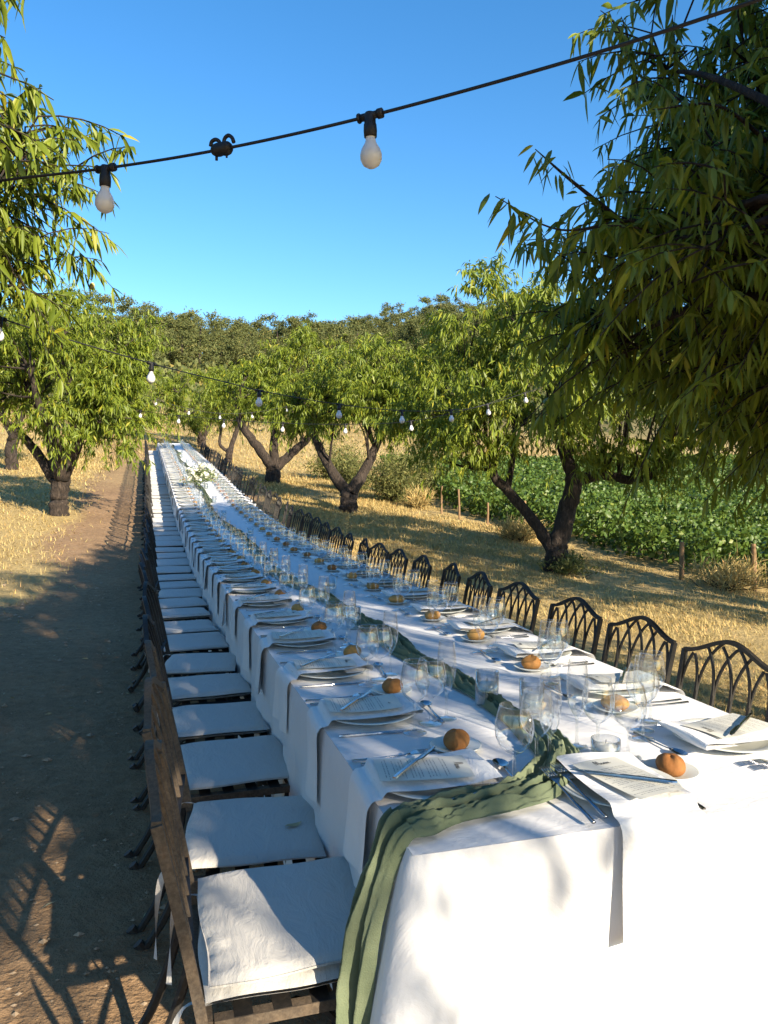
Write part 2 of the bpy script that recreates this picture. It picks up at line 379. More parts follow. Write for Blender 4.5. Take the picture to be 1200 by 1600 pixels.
def almond_tree(label, x, y, limbs, crowns, seed, leaf=.1, near=False, per=16, sink=.06, extra=(), fruit=0, group=None, lw=.24, trunk_r=.2, down=.8):
    """limbs: polylines [(dx,dy,dz,r),...] relative to base; crowns: (dx,dy,cz,rx,ry,rz,hubs,twigs_per_hub)."""
    rg = np.random.default_rng(seed); z0 = g(x, y) - sink
    root = empty('almond_tree', (x, y, z0)); props(root, label, 'tree', group)
    tb = MB(); nodes = []
    for li, pl in enumerate(limbs):
        P = catmull([p[:3] for p in pl], 6); rad = np.interp(np.linspace(0, len(pl) - 1, len(P)), range(len(pl)), [p[3] for p in pl])
        P = [p + rg.normal(size=3) * r_ * .07 for p, r_ in zip(P, rad)]
        rad = rad * rg.uniform(.95, 1.05, len(rad)) * .84
        tb.tube(P, list(rad), 12 if near or li == 0 else 9)
        k0 = 0 if li else int(len(P) * .6)
        nodes += [(p, r_) for p, r_ in list(zip(P, rad))[k0:]]
    NP = np.array([p for p, _ in nodes]); LP, LD = [], []; hubs_all = []
    br = MB()
    for (cx, cy_, cz, rx, ry, rz, nh, tw) in crowns:
        v = unit(rg.normal(size=(nh, 3))); rr = rg.uniform(.35, 1, nh) ** .55
        lump = 1 + .16 * np.sin(v[:, 0] * 5 + seed) + .12 * np.sin(v[:, 1] * 7 + seed * 2) + .12 * np.sin(v[:, 2] * 6 + seed * 3)
        H = np.array([cx, cy_, cz]) + v * (rr * lump)[:, None] * np.array([rx, ry, rz])
        for h in H:
            # branch from the nearest limb point
            dd = NP - h; dd[:, 2] *= .7; k = int(np.argmin(np.linalg.norm(dd, axis=1) + np.maximum(0, NP[:, 2] - h[2]) * 1.5)); p0 = NP[k]; r0 = min(.035, nodes[k][1] * .6)
            mid = (p0 + h) / 2 + np.array([0, 0, .12 * np.linalg.norm(h - p0)]) + rg.normal(size=3) * .06
            br.tube(catmull([p0, mid, h], 4), list(np.linspace(r0, .007, 9)), 5, cap=False)
            out = unit(h - np.array([cx, cy_, cz - .5 * rz]))
            nt_ = int(tw * rg.uniform(.7, 1.3)); spread = .20 * (rx + rz) / 4 + .08
            for _ in range(nt_):
                s0 = h + rg.normal(size=3) * spread * .55
                d = unit(out * .75 + rg.normal(size=3) * .65 + np.array([0, 0, .25])); ln = rg.uniform(.28, .62)
                P = [s0 + d * ln * t + np.array([0, 0, -.35 * ln * t * t]) for t in np.linspace(0, 1, 5)]
                if near: br.tube([h] + P, [.006, .005, .0045, .004, .003, .002], 4, cap=False)
                m_ = int(per * rg.uniform(.7, 1.3)); tt = rg.uniform(.05, 1, m_) ** .8
                pp = s0 + d * (ln * tt)[:, None]; pp[:, 2] -= .35 * ln * tt ** 2
                LP.append(pp); LD.append(unit(d * .35 + rg.normal(size=(m_, 3)) * .55 + np.array([0, 0, -down])))
                hubs_all.append(P[-1])
    for (P, cnt) in extra:      # explicit leafy branches: polyline with leaves
        C_ = catmull(P, 8); br.tube(C_, list(np.linspace(.012, .002, len(C_))), 5, cap=False)
        k = rg.integers(2, len(C_), cnt); pp = np.array(C_)[k] + rg.normal(size=(cnt, 3)) * .018; d = unit(np.array(C_[-1]) - np.array(C_[0]))
        LP.append(pp); LD.append(unit(d * .4 + rg.normal(size=(cnt, 3)) * .5 + np.array([0, 0, -.75])))
    LP = np.concatenate(LP); LD = np.concatenate(LD); n_ = len(LP)
    L = leaf * rg.uniform(.65, 1.25, n_); Wd = L * lw * rg.uniform(.8, 1.2, n_)
    V, F = leaf_geo(LP, LD, L, Wd, near, rg)
    link('trunk', tb.mesh('trunk', 'bark', True), root)
    link('branches', br.mesh('branches', 'bark', True), root)
    link('crown', npmesh('crown', V, F, 'almond_leaf'), root)
    if fruit:
        fm = MB().lathe([(.001, -.02), (.010, -.017), (.0155, -.004), (.0145, .008), (.008, .017), (.001, .02)], 8).mesh('almond_fruit', 'almond', True)
        for i in rg.choice(len(hubs_all), fruit, replace=False):
            o = link('almond_fruit', fm, root, hubs_all[i] + np.array([0, 0, -.03])); o.rotation_euler = (rg.uniform(-.5, .5), rg.uniform(-.5, .5), 0)
    return root
# ------------------------------------------------------------------ almond trees
CA, SA = math.cos(R(16.03)), math.sin(R(16.03))
def W2(a, b, z): return (a * CA + b * SA, -a * SA + b * CA, z)     # lateral / depth to world axes
def limbs_of(pl, s, rg=random.Random(5)):
    """limb polylines given in (lateral, height) metres times 1/s with radius; gentle random depth."""
    out = []
    for k, P in enumerate(pl):
        q = []; dp = 0; sl = rg.uniform(-.45, .45) if k else 0
        for (a, h, r_) in P:
            q.append((*W2(a / s, sl * max(0, h / s - .45), h / s), r_))
        out.append(q)
    return out
def crown(a, b, z, ra, rb, rz, nh, tw): return (*W2(a, b, z), ra, rb, rz, nh, tw)
# tree with the leaning V of limbs in front of the vine field
almond_tree('almond tree with dark leaning forked trunk in front of the vine field', 6.249, 11.43,
    limbs_of([[(0, 0, .25), (1, 20, .22), (2, 45, .20)],
              [(3, 40, .20), (16, 92, .19), (31, 143, .17), (17, 193, .12), (2, 243, .08), (-8, 293, .05)],
              [(34, 146, .13), (80, 158, .11), (130, 148, .08), (180, 163, .05)],
              [(-2, 36, .16), (-28, 78, .115), (-68, 128, .10), (-96, 161, .09), (-93, 193, .07), (-128, 243, .05), (-150, 270, .03)],
              [(-71, 133, .07), (-60, 178, .06), (-53, 233, .04)]], 94.5),
    [crown(-.3, 0, 3.15, 2.0, 1.9, 1.15, 75, 17), crown(-1.75, .1, 2.45, .95, 1.0, .75, 24, 17), crown(1.3, 0, 2.6, 1.15, 1.1, .8, 28, 17), crown(-.6, 0, 4.0, 1.15, 1.1, .75, 28, 17)],
    11, leaf=.115, per=17, group='almond trees on the vineyard side')
almond_tree('almond tree with wide open V trunk standing beside the scrub bush', 4.378, 18.379,
    limbs_of([[(0, 0, .27), (0, 16, .25), (1, 34, .24)],
              [(0, 30, .20), (-25, 65, .15), (-45, 100, .13), (-55, 130, .10), (-60, 180, .07)],
              [(4, 33, .20), (25, 70, .15), (43, 110, .12), (55, 140, .10), (65, 190, .06)]], 63.6),
    [crown(.75, 0, 3.2, 1.65, 1.6, 1.0, 60, 17), crown(-.75, 0, 2.75, .95, 1.1, .75, 24, 17), crown(1.2, 0, 2.6, 1.2, 1.2, .7, 24, 16)],
    12, leaf=.12, per=17, group='almond trees on the vineyard side')
almond_tree('almond tree with three spreading limbs and tall crown below the pine hill', 3.394, 24.995,
    limbs_of([[(0, 0, .32), (1, 14, .29), (2, 26, .28)],
              [(1, 24, .20), (-20, 60, .18), (-40, 90, .14), (-45, 125, .09)],
              [(2, 24, .2), (4, 65, .17), (6, 115, .1)],
              [(4, 24, .2), (30, 50, .17), (55, 75, .14), (75, 115, .08)]], 48),
    [crown(.95, 0, 3.35, 1.65, 1.7, 1.55, 70, 17), crown(-.6, 0, 2.9, .95, 1.2, .95, 26, 17)],
    13, leaf=.13, per=16, group='almond trees on the vineyard side')
almond_tree('slim almond tree with bare crooked side shoot past the three-limbed tree', 2.681, 33.336,
    limbs_of([[(0, 0, .2), (1, 12, .17), (3, 22, .16)], [(2, 18, .13), (12, 50, .12), (20, 80, .07)], [(1, 18, .1), (-14, 30, .08), (-14, 60, .06), (-20, 90, .04)]], 36.6),
    [crown(0, 0, 2.8, 1.5, 1.6, 1.1, 46, 16)], 14, leaf=.14, per=15, group='almond trees on the vineyard side')
almond_tree('almond tree standing past the far end of the long table', 1.846, 39.16,
    limbs_of([[(0, 0, .28), (0, 12, .25), (1, 20, .24)], [(0, 18, .18), (-18, 45, .14), (-28, 80, .07)], [(2, 18, .18), (14, 45, .14), (20, 80, .07)]], 31.5),
    [crown(-.3, 0, 2.6, 1.9, 1.7, 1.25, 56, 16)], 15, leaf=.15, per=15, group='almond trees on the vineyard side')
# left row
almond_tree('almond tree with stout pale trunk on the straw verge across the path', -1.974, 16.207,
    limbs_of([[(0, 0, .23), (1, 30, .19), (3, 62, .22)],
              [(10, 60, .14), (32, 115, .12), (40, 165, .11), (36, 215, .08), (28, 265, .05)],
              [(-6, 60, .13), (-32, 100, .11), (-62, 135, .09), (-87, 155, .07), (-110, 185, .05)],
              [(-2, 62, .13), (-12, 110, .11), (-25, 155, .08), (-50, 200, .05)],
              [(6, 62, .12), (16, 115, .1), (0, 165, .08), (-4, 220, .05)],
              [(12, 62, .11), (40, 110, .08), (55, 150, .06), (80, 190, .04)]], 79.8),
    [crown(.1, 0, 3.05, 1.7, 1.6, 1.25, 74, 17), crown(1.25, -.1, 2.15, .65, .8, .8, 26, 17), crown(-1.2, 0, 3.0, 1.1, 1.2, 1.0, 30, 17)],
    21, leaf=.115, per=17, group='almond trees on the open side of the path')
almond_tree('almond tree half hidden behind the stout pale-trunked almond tree', -4.4, 25.5,
    limbs_of([[(0, 0, .24), (0, 30, .2), (2, 50, .2)], [(2, 48, .14), (30, 100, .1), (45, 150, .05)], [(0, 48, .14), (-30, 100, .1), (-40, 160, .05)]], 50),
    [crown(0, 0, 3.6, 1.9, 1.8, 1.5, 70, 16)], 22, leaf=.13, per=15, group='almond trees on the open side of the path')
almond_tree('distant almond tree up the open side of the path past the table end', -2.6, 41,
    limbs_of([[(0, 0, .24), (0, 30, .2), (2, 50, .2)], [(2, 48, .14), (30, 100, .1), (45, 150, .05)], [(0, 48, .14), (-30, 100, .1), (-40, 160, .05)]], 50),
    [crown(0, 0, 2.9, 1.9, 1.8, 1.3, 56, 15)], 23, leaf=.15, per=15, group='almond trees on the open side of the path')
GEN = [[(0, 0, .24), (0, .6, .2), (.02, 1.1, .21)], [(.05, 1.05, .15), (.5, 1.8, .12), (.9, 2.4, .08), (1.2, 3.0, .05)], [(-.05, 1.05, .15), (-.5, 1.8, .12), (-.9, 2.4, .08), (-1.2, 3.0, .04)], [(0, 1.1, .14), (.1, 1.9, .1), (-.1, 2.7, .07), (0, 3.4, .04)]]
# close trees
almond_tree('almond tree with yellow fruit, its branch tips beside the socketed cable', -2.45, 4.1, limbs_of(GEN, 1.0),
    [(-.17, -.1, 2.84, 2.1, 1.7, .45, 260, 10)], 31, leaf=.085, near=True, per=25, fruit=60, lw=.23, down=.85)
almond_tree('dark shaded almond tree overhanging the chairs, its leaves close above the table', 3.8, 3.0, limbs_of(GEN, 1.0),
    [(-.06, .1, 2.62, 1.42, 1.6, .58, 150, 13), (.36, .1, 3.55, 1.35, 1.6, .95, 190, 13), (.72, .3, 2.12, 1.05, 1.3, .45, 70, 12), (.75, .0, 4.4, 1.25, 1.5, .75, 110, 12)], 32, leaf=.093, near=True, per=23, lw=.23, down=.95,
    extra=[([(-.9, 0, 2.75), (-1.3, 0, 2.75), (-1.8, -.05, 2.8), (-2.2, -.08, 2.72), (-2.5, -.1, 2.82)], 90), ([(-1.9, -.05, 2.8), (-2.15, -.05, 2.95), (-2.3, -.05, 3.05)], 26), ([(-1.2, -.2, 3.1), (-1.6, -.3, 3.2), (-1.95, -.35, 3.12)], 60)])
# trees behind the camera that shade the near ground
almond_tree('almond tree behind the photographer, shading the near end', 1.25, -3.4, limbs_of(GEN, 1.0), [(0, 0, 4.3, 2.2, 1.9, .95, 125, 15), (1.75, -.3, 4.55, 1.2, 1.4, .6, 46, 15)], 41, leaf=.115, per=15)
almond_tree('almond tree behind the dark shaded one, out past the chairs', 5.1, -.6, limbs_of(GEN, 1.0), [(0, 0, 4.5, 2.4, 2.2, 1.5, 190, 16)], 42, leaf=.12, per=15)
almond_tree('added unseen almond tree behind the photographer, blocking sky over the near chairs', -1.9, -1.7, limbs_of(GEN, 1.0), [(.3, .2, 4.1, 2.2, 2.1, 1.1, 90, 15)], 43, leaf=.12, per=15)  # added out-of-view tree, cuts the skylight on the near cushions

almond_tree('almond tree shading the forked trunk, out past the thick posts', 9.0, 5.3, limbs_of(GEN, 1.0), [(0, 0, 3.4, 2.2, 2.1, 1.5, 110, 15)], 44, leaf=.12, per=15)
# ------------------------------------------------------------------ vine field, posts, scrub
vrg = np.random.default_rng(55)
def bx_at(y): return np.interp(y, [8, 9.9, 10.8, 15.3, 18.6, 32], [9.6, 8.9, 8.35, 7.7, 7.0, 9.0])
VDX, VDY = math.cos(R(12)), math.sin(R(12))
for i, y0 in enumerate(np.arange(8.6, 33, 1.35)):
    x0 = float(bx_at(y0)) + .45; ln = 15 + .35 * (y0 - 8)
    root = empty('grape_vine_row', (x0, y0, g(x0, y0))); z00 = g(x0, y0)
    props(root, 'row of leafy green grape vines in the field behind the posts', 'vine row', 'vine rows in the field')
    n_ = int(ln * (800 - i * 18)); t_ = vrg.uniform(0, ln, n_)
    hmax = .56 + .28 * vnoise(t_ * .9 + 13 * i, t_ * 0 + i * 3.3); a_ = vrg.normal(size=n_) * .36; h_ = vrg.uniform(.02, 1, n_) ** .75 * hmax
    a_ *= 1.15 - .6 * h_ / hmax
    px = x0 + VDX * t_ - VDY * a_; py = y0 + VDY * t_ + VDX * a_
    P = np.stack([px - x0, py - y0, gz(px, py) - z00 + h_ + .03], -1)
    D = unit(vrg.normal(size=(n_, 3)) * .8 + np.array([0, 0, -.3])); L = vrg.uniform(.06, .115, n_) * (1 + i * .03)
    V, F = leaf_geo(P, D, L, L * .85, False, vrg, .2)
    link('foliage', npmesh('vine_foliage', V, F, 'vine_leaf'), root)
    st = MB()
    for q in np.arange(.5, ln, 1.2):
        x1, y1 = x0 + VDX * q, y0 + VDY * q
        st.tube([(x1 - x0, y1 - y0, g(x1, y1) - z00 - .05), (x1 - x0 + .03, y1 - y0, g(x1, y1) - z00 + .25), (x1 - x0, y1 - y0 + .04, g(x1, y1) - z00 + .55)], [.022, .018, .012], 5)
    link('stems', st.mesh('vine_stems', 'bark', True), root)['kind'] = 'stuff'
posts = [(8.83, 9.85, .72, .075, 'weathered thick grey-brown wooden post with dry grass at its foot'), (8.21, 10.78, .62, .075, 'sunlit orange-brown wooden post beside the dry grass bank'),
         (9.55, 14.0, .55, .07, 'short wooden post standing in front of dense vines behind the forked trunk'), (7.58, 15.25, .78, .06, 'thin wooden post just beside the leaning limb of the forked tree'),
         (7.30, 16.62, .55, .05, 'short thin post second in the row up from the leaning limb'), (6.98, 17.59, .75, .05, 'thin grey post next to the end post by the scrub'), (6.89, 18.6, .72, .05, 'thin end post of the vine field beside the scrub bush')]
for (x, y, h, r_, lb) in posts:
    b_ = MB().tube([(0, 0, -.15), (.005, 0, h * .5), (.012 * random.uniform(-1, 1), .01, h)], [r_ * .55, r_ * .52, r_ * .48], 9)
    o = link('wooden_post', b_.mesh('wooden_post', 'post_wood', False), None, (x, y, g(x, y))); props(o, lb, 'post', 'posts along the vine field')
    o.rotation_euler = (random.uniform(-.04, .04), random.uniform(-.04, .04), random.uniform(0, 3))
# stone heap line behind the vines
V_, F_ = [], []; srg = np.random.default_rng(8)
base = MB().lathe([(.01, -.5), (.75, -.35), (1, .05), (.7, .4), (.01, .5)], 7); BV = np.array([tuple(v) for v in base.V]); BF = base.F
cnt = 0
for i in range(260):
    x = srg.uniform(11, 27); y = 33.2 + (x - 11) * .1 + srg.normal() * .5; s = srg.uniform(.10, .28)
    P = BV * np.array([s, s * srg.uniform(.6, 1.2), s * .75]) + srg.normal(size=BV.shape) * .02 + np.array([x, y, g(x, y) + srg.uniform(0, .3)])
    V_.append(P); F_ += [tuple(q + cnt for q in f) for f in BF]; cnt += len(P)
o = link('stone_heap', finish('stone_heap', np.concatenate(V_), F_, 'rock', False)); props(o, 'line of pale loose field stones behind the vine field', 'stones', kind='stuff')
# scrub bushes
def shrub(x, y, r_, h, n_, m_, label, seed, leaf=.06, cat='shrub', name='scrub_bush', up=.5, lw=.3):
    rg = np.random.default_rng(seed); z0 = g(x, y); root = empty(name, (x, y, z0)); props(root, label, cat, 'bushes between the trees and the vines')
    st = MB(); LP = []; LD = []
    for i in range(26):
        v = rg.normal(size=3); v[2] = abs(v[2]) * 1.2 + .5; v = v / np.linalg.norm(v); e = v * np.array([r_, r_, h]) * rg.uniform(.6, 1.05)
        st.tube(catmull([(0, 0, -.03), e * .5 + rg.normal(size=3) * .05, e], 4), list(np.linspace(.014, .003, 9)), 4, cap=False)
        k = n_ // 26; t = rg.uniform(.25, 1.08, k); LP.append(e * t[:, None] + rg.normal(size=(k, 3)) * .12 * r_); LD.append(unit(v * .6 + rg.normal(size=(k, 3)) * .7 + np.array([0, 0, up])))
    LP = np.concatenate(LP); LP[:, 2] = np.maximum(LP[:, 2], .02); LD = np.concatenate(LD); L = leaf * rg.uniform(.6, 1.3, len(LP))
    V, F = leaf_geo(LP, LD, L, L * lw, False, rg, .2)
    link('stems', st.mesh('shrub_stems', 'bark', True), root); link('foliage', npmesh('shrub_foliage', V, F, m_), root)
shrub(6.3, 20.8, 1.1, 1.5, 6500, 'shrub_leaf', 'olive-green scrub bush beside the V-trunked almond tree', 61, .10)
shrub(7.6, 22.5, 1.2, 1.6, 6500, 'shrub_leaf', 'scrub bush at the corner of the vine field', 62, .10)
shrub(5.7, 23.5, 1.0, 1.2, 4500, 'shrub_leaf', 'low scrub bush behind the V-trunked almond tree', 63, .10)
shrub(8.8, 27.5, 1.1, 1.1, 4500, 'shrub_leaf', 'large scrub bush up the slope past the vine field corner', 64, .12)
shrub(6.0, 27.5, 1.2, 1.5, 4500, 'shrub_leaf', 'scrub bush up the slope beside the three-limbed almond tree', 65, .12)
shrub(6.6, 19.6, .5, .45, 1100, 'straw', 'tuft of tall dry yellow grass beside the end post', 66, .26, 'grass tuft', 'grass_tuft', 1.2, .05)
shrub(7.2, 14.6, .6, .35, 900, 'straw', 'tuft of dry grass by the thin post and leaning limb', 67, .28, 'grass tuft', 'grass_tuft', 1.2, .05)
shrub(8.4, 10.0, .9, .3, 1000, 'straw', 'tuft of dry grass between the two thick wooden posts', 68, .25, 'grass tuft', 'grass_tuft', 1.2, .05)
shrub(6.35, 11.2, .5, .3, 1500, 'shrub_leaf', 'small green weeds at the foot of the leaning forked trunk', 69, .08)

# dry grass
grg = np.random.default_rng(77)
def blades(n_, xr, yr, fn, name, hgt, label):
    x = grg.uniform(*xr, n_ * 3); u = grg.uniform(0, 1, n_ * 3) ** 1.6; y = yr[0] + u * (yr[1] - yr[0])
    k = grg.uniform(0, 1, len(x)) < fn(x, y); x = x[k][:n_]; y = y[k][:n_]; n = len(x)
    d = unit(np.stack([grg.normal(size=n), grg.normal(size=n), np.abs(grg.normal(size=n)) * .55 + .1], -1)); L = hgt * grg.uniform(.5, 1.5, n) * (1 + y * .035)
    s = unit(np.cross(d, np.array([0, 0, 1.]))) * (.0018 + .00042 * y)[:, None]
    b_ = np.stack([x, y, gz(x, y) + (fbm(x * .8, y * .8) - .5) * .06 + (fbm(x * 4, y * 4) - .5) * .035 - .003], -1)
    V = np.stack([b_ - s, b_ + s, b_ + d * L[:, None]], 1).reshape(-1, 3); F = np.arange(n * 3).reshape(-1, 3)
    o = link(name, npmesh(name, V, F, 'straw', False)); props(o, label, 'grass', kind='stuff')
blades(210000, (2.0, 9.3), (1.0, 27), lambda x, y: smoothstep(1.9, 3.2, x + .8 * (fbm(x * .7 + 9, y * .7) - .5)) * smoothstep(.2, -.2, x - bx_at(y)) * np.clip(fbm(x * .9, y * .9) * 3.2 - .75, .06, 1), 'dry_grass', .055, 'short dry straw grass on the slope between chairs and vine field')
blades(50000, (-9, .2), (7, 34), lambda x, y: smoothstep(-.6 - .04 * (y - 5), -2.0 - .04 * (y - 5), x) * smoothstep(7.5, 12, y) * (.3 + .7 * fbm(x * 1.3, y * 1.3)), 'dry_grass_verge', .055, 'short dry straw grass around the stout pale trunk')
blades(60000, (-10, 26), (27, 62), lambda x, y: (.2 + .8 * fbm(x * .5, y * .5)) * smoothstep(.6, -.3, np.abs(x - .8) - 1.6 + smoothstep(31, 33, y) * -3) * 0 + (.2 + .8 * fbm(x * .5, y * .5)) * np.where((np.abs(x - .5) < 2.0) & (y < 33), 0, 1) * np.where((x > bx_at(y)) & (y < 33.5), 0, 1), 'dry_grass_upslope', .075, 'dry straw grass up the slope past the end of the table')
# pebbles on the path
prg = np.random.default_rng(9); V_, F_ = [], []; cnt = 0
oc = np.array([(1, 0, 0), (-1, 0, 0), (0, 1, 0), (0, -1, 0), (0, 0, 1), (0, 0, -1.)]); of = [(0, 2, 4), (2, 1, 4), (1, 3, 4), (3, 0, 4), (2, 0, 5), (1, 2, 5), (3, 1, 5), (0, 3, 5)]
for i in range(3200):
    y = .8 + prg.uniform() ** 1.5 * 12; x = prg.uniform(-2.6 - .25 * y * .3, .2); s = prg.uniform(.003, .010) * (1 + (prg.uniform() < .10) * 1.6)
    z = g(x, y) + float((fbm(x * .8, y * .8) - .5) * .06 + (fbm(x * 4, y * 4) - .5) * .035)
    P = oc * prg.uniform(.6, 1.2, (6, 3)) * s * np.array([1.2, 1, .6]) + np.array([x, y, z + s * .15]); V_.append(P); F_ += [tuple(q + cnt for q in f) for f in of]; cnt += 6
o = link('path_gravel', finish('path_gravel', np.concatenate(V_), F_, 'pebble', False)); props(o, 'small stones and clods scattered on the dirt path', 'gravel', kind='stuff')

n_ = 380; y = .8 + prg.uniform(size=n_) ** 1.4 * 13; x = prg.uniform(-3.2, 3.2, n_)
z = gz(x, y) + (fbm(x * .8, y * .8) - .5) * .06 + (fbm(x * 4, y * 4) - .5) * .035 + .006
D = unit(np.stack([prg.normal(size=n_), prg.normal(size=n_), prg.normal(size=n_) * .12], -1)); L = prg.uniform(.03, .065, n_)
V, F = leaf_geo(np.stack([x, y, z], -1), D, L, L * .26, False, prg, .06)
V[:, 2] = np.maximum(V[:, 2], np.repeat(z, 4) - .003)
o = link('leaf_litter', npmesh('leaf_litter', V, F, 'dead_leaf')); props(o, 'dry fallen almond leaves scattered over the dirt path', 'leaves', kind='stuff')

# ------------------------------------------------------------------ pine hillside
def pine_meshes(seed):
    rg = np.random.default_rng(seed); hgt = 1.0; P, D = [], []
    tb = MB().tube([(0, 0, -.08), (.02, .01, .35), (-.01, .02, .75)], [.028, .02, .008], 5)
    for c_ in range(22):
        z = rg.uniform(.26, 1.0); rad = .36 * math.sin(math.pi * min(1, (1.06 - z) / .8) ** .75) + .05; a = rg.uniform(0, 6.28); rr = rad * rg.uniform(.25, 1) ** .6
        c0 = np.array([math.cos(a) * rr, math.sin(a) * rr, z]); k = 150
        P.append(c0 + rg.normal(size=(k, 3)) * np.array([.050, .050, .030])); D.append(unit(rg.normal(size=(k, 3)) + np.array([0, 0, .6])))
    P = np.concatenate(P); D = np.concatenate(D); L = rg.uniform(.03, .055, len(P))
    V, F = leaf_geo(P, D, L, L * .4, False, rg, .15)
    return tb.mesh('pine_trunk', 'bark', True), npmesh('pine_crown', V, F, 'pine_needle')
pm = [pine_meshes(100 + i) for i in range(6)]
hrg = np.random.default_rng(31); placed = []
tries = 0
while len(placed) < 295 and tries < 60000:
    tries += 1
    y = hrg.uniform(104, 192); a = hrg.uniform(-.06, .54); x = a * y + hrg.uniform(-3, 3)
    if any((x - q[0]) ** 2 + (y - q[1]) ** 2 < 3.9 ** 2 for q in placed): continue
    placed.append((x, y))
for (x, y) in placed:
    k = int(hrg.integers(6)); s = 4.8 + 5.0 * hrg.uniform() ** 1.6
    e = empty('pine_tree', (x, y, g(x, y))); e.scale = (s * hrg.uniform(.85, 1.2), s * hrg.uniform(.85, 1.2), s); e.rotation_euler = (0, 0, hrg.uniform(0, 6.28))
    props(e, 'round-crowned green pine tree on the distant wooded hillside', 'pine tree', 'pine trees on the distant hillside')
    link('trunk', pm[k][0], e); link('crown', pm[k][1], e)
# the rest of the wood, past the three hundred pines built one by one
WV, WF, wc = [], [], 0
for q in range(520):
    y = hrg.uniform(92, 200); x = hrg.uniform(-.2, .75) * y; s = hrg.uniform(3.2, 5.5); m_ = 340
    z = hrg.uniform(.22, 1.0, m_); rad = .36 * np.sin(np.pi * np.minimum(1, (1.06 - z) / .8) ** .75) + .05; a = hrg.uniform(0, 6.28, m_); rr = rad * hrg.uniform(.3, 1, m_) ** .5
    P = np.stack([np.cos(a) * rr * s + x, np.sin(a) * rr * s + y, z * s + g(x, y)], -1); L = s * hrg.uniform(.05, .09, m_)
    V, F = leaf_geo(P, unit(hrg.normal(size=(m_, 3)) + np.array([0, 0, .6])), L, L * .45, False, hrg, .15); WV.append(V); WF.append(F[0] + wc); wc += len(V)
o = link('pine_wood', npmesh('pine_wood', np.concatenate(WV), np.concatenate(WF), 'pine_needle')); props(o, 'dense mass of further pines filling the wooded hillside', 'wood', kind='stuff')
# undergrowth filling the hillside
n_ = 40000; y = hrg.uniform(48, 200, n_); x = hrg.uniform(-.14, .66, n_) * y
keep = hrg.uniform(size=n_) < smoothstep(45, 85, y) * (.25 + fbm(x * .06, y * .06)); x = x[keep]; y = y[keep]
P = np.stack([x, y, gz(x, y) + hrg.uniform(0, 1.2, len(x)) ** 1.5], -1); D = unit(hrg.normal(size=(len(x), 3)) + np.array([0, 0, .8])); L = hrg.uniform(.4, 1.0, len(x))
V, F = leaf_geo(P, D, L, L * .6, False, hrg, .1)
o = link('undergrowth', npmesh('undergrowth', V, F, 'pine_needle')); props(o, 'low scrub undergrowth between the hillside pines', 'undergrowth', kind='stuff')
#TABLE#
# ------------------------------------------------------------------ the long table
Y0, XL, TW, SL = 1.325, .437, 1.185, 30.6          # near edge, left edge, width, length
KX = -.0205
def slope(y): return (float(rise(y + .25)) - float(rise(y - .25))) / .5
def T(s, t, dz=0.0):
    y = Y0 + s - KX * t * -1
    return np.array([XL + KX * s + t, Y0 + s, float(rise(Y0 + s)) + .75 + dz])
def put(o, s, t, dz=0.0, rz=0.0, ground=False):
    """place a thing on the table (or on the ground) following the slope of the row"""
    p = T(s, t, dz)
    if ground: p[2] = g(p[0], p[1]) + dz
    m = Matrix.Rotation(math.atan(slope(p[1])), 3, 'X') @ Matrix.Rotation(rz, 3, 'Z')
    o.location = p; o.rotation_euler = m.to_euler(); return o
# table under the cloth
tab = empty('banquet_table', T(0, TW / 2, -.75)); props(tab, 'long wooden banquet table under the white tablecloth', 'table')
b_ = np.array(tab.location)
tm = MB(); ss_ = np.linspace(.03, SL - .03, 60)
for dz in (-.035, -.008):
    for s in ss_:
        for t in (.02, TW - .02): tm.V.append(Vector(T(s, t, dz) - b_))
n1_ = len(ss_) * 2
for i in range(len(ss_) - 1):
    a = 2 * i; tm.F += [(a, a + 1, a + 3, a + 2), (n1_ + a, n1_ + a + 2, n1_ + a + 3, n1_ + a + 1), (a, a + 2, n1_ + a + 2, n1_ + a), (a + 1, n1_ + a + 1, n1_ + a + 3, a + 3)]
tm.F += [(0, n1_, n1_ + 1, 1), (n1_ - 2, n1_ - 1, 2 * n1_ - 1, 2 * n1_ - 2)]
link('tabletop', tm.mesh('tabletop', 'wood_table'), tab)
for s in (.35, 6, 12, 18, 24, SL - .35):
    for t in (.2, TW - .2):
        p = T(s, t, 0); zg = g(p[0], p[1]); link('leg', MB().box((0, 0, (p[2] - .035 - zg) / 2), (.06, .06, p[2] - .035 - zg)).mesh('table_leg', 'wood_table'), tab, (p[0] - b_[0], p[1] - b_[1], zg - b_[2]))
# table cloth: top sheet and skirt from one perimeter
def skirt_h(k): return k
per = []; RC = .025
def seg(a, b_2, step):
    n_ = max(2, int(np.hypot(b_2[0] - a[0], b_2[1] - a[1]) / step)); return [(a[0] + (b_2[0] - a[0]) * i / n_, a[1] + (b_2[1] - a[1]) * i / n_) for i in range(n_)]
def arc(c, a0, a1, n_=6): return [(c[0] + RC * math.cos(a0 + (a1 - a0) * i / n_), c[1] + RC * math.sin(a0 + (a1 - a0) * i / n_)) for i in range(n_)]
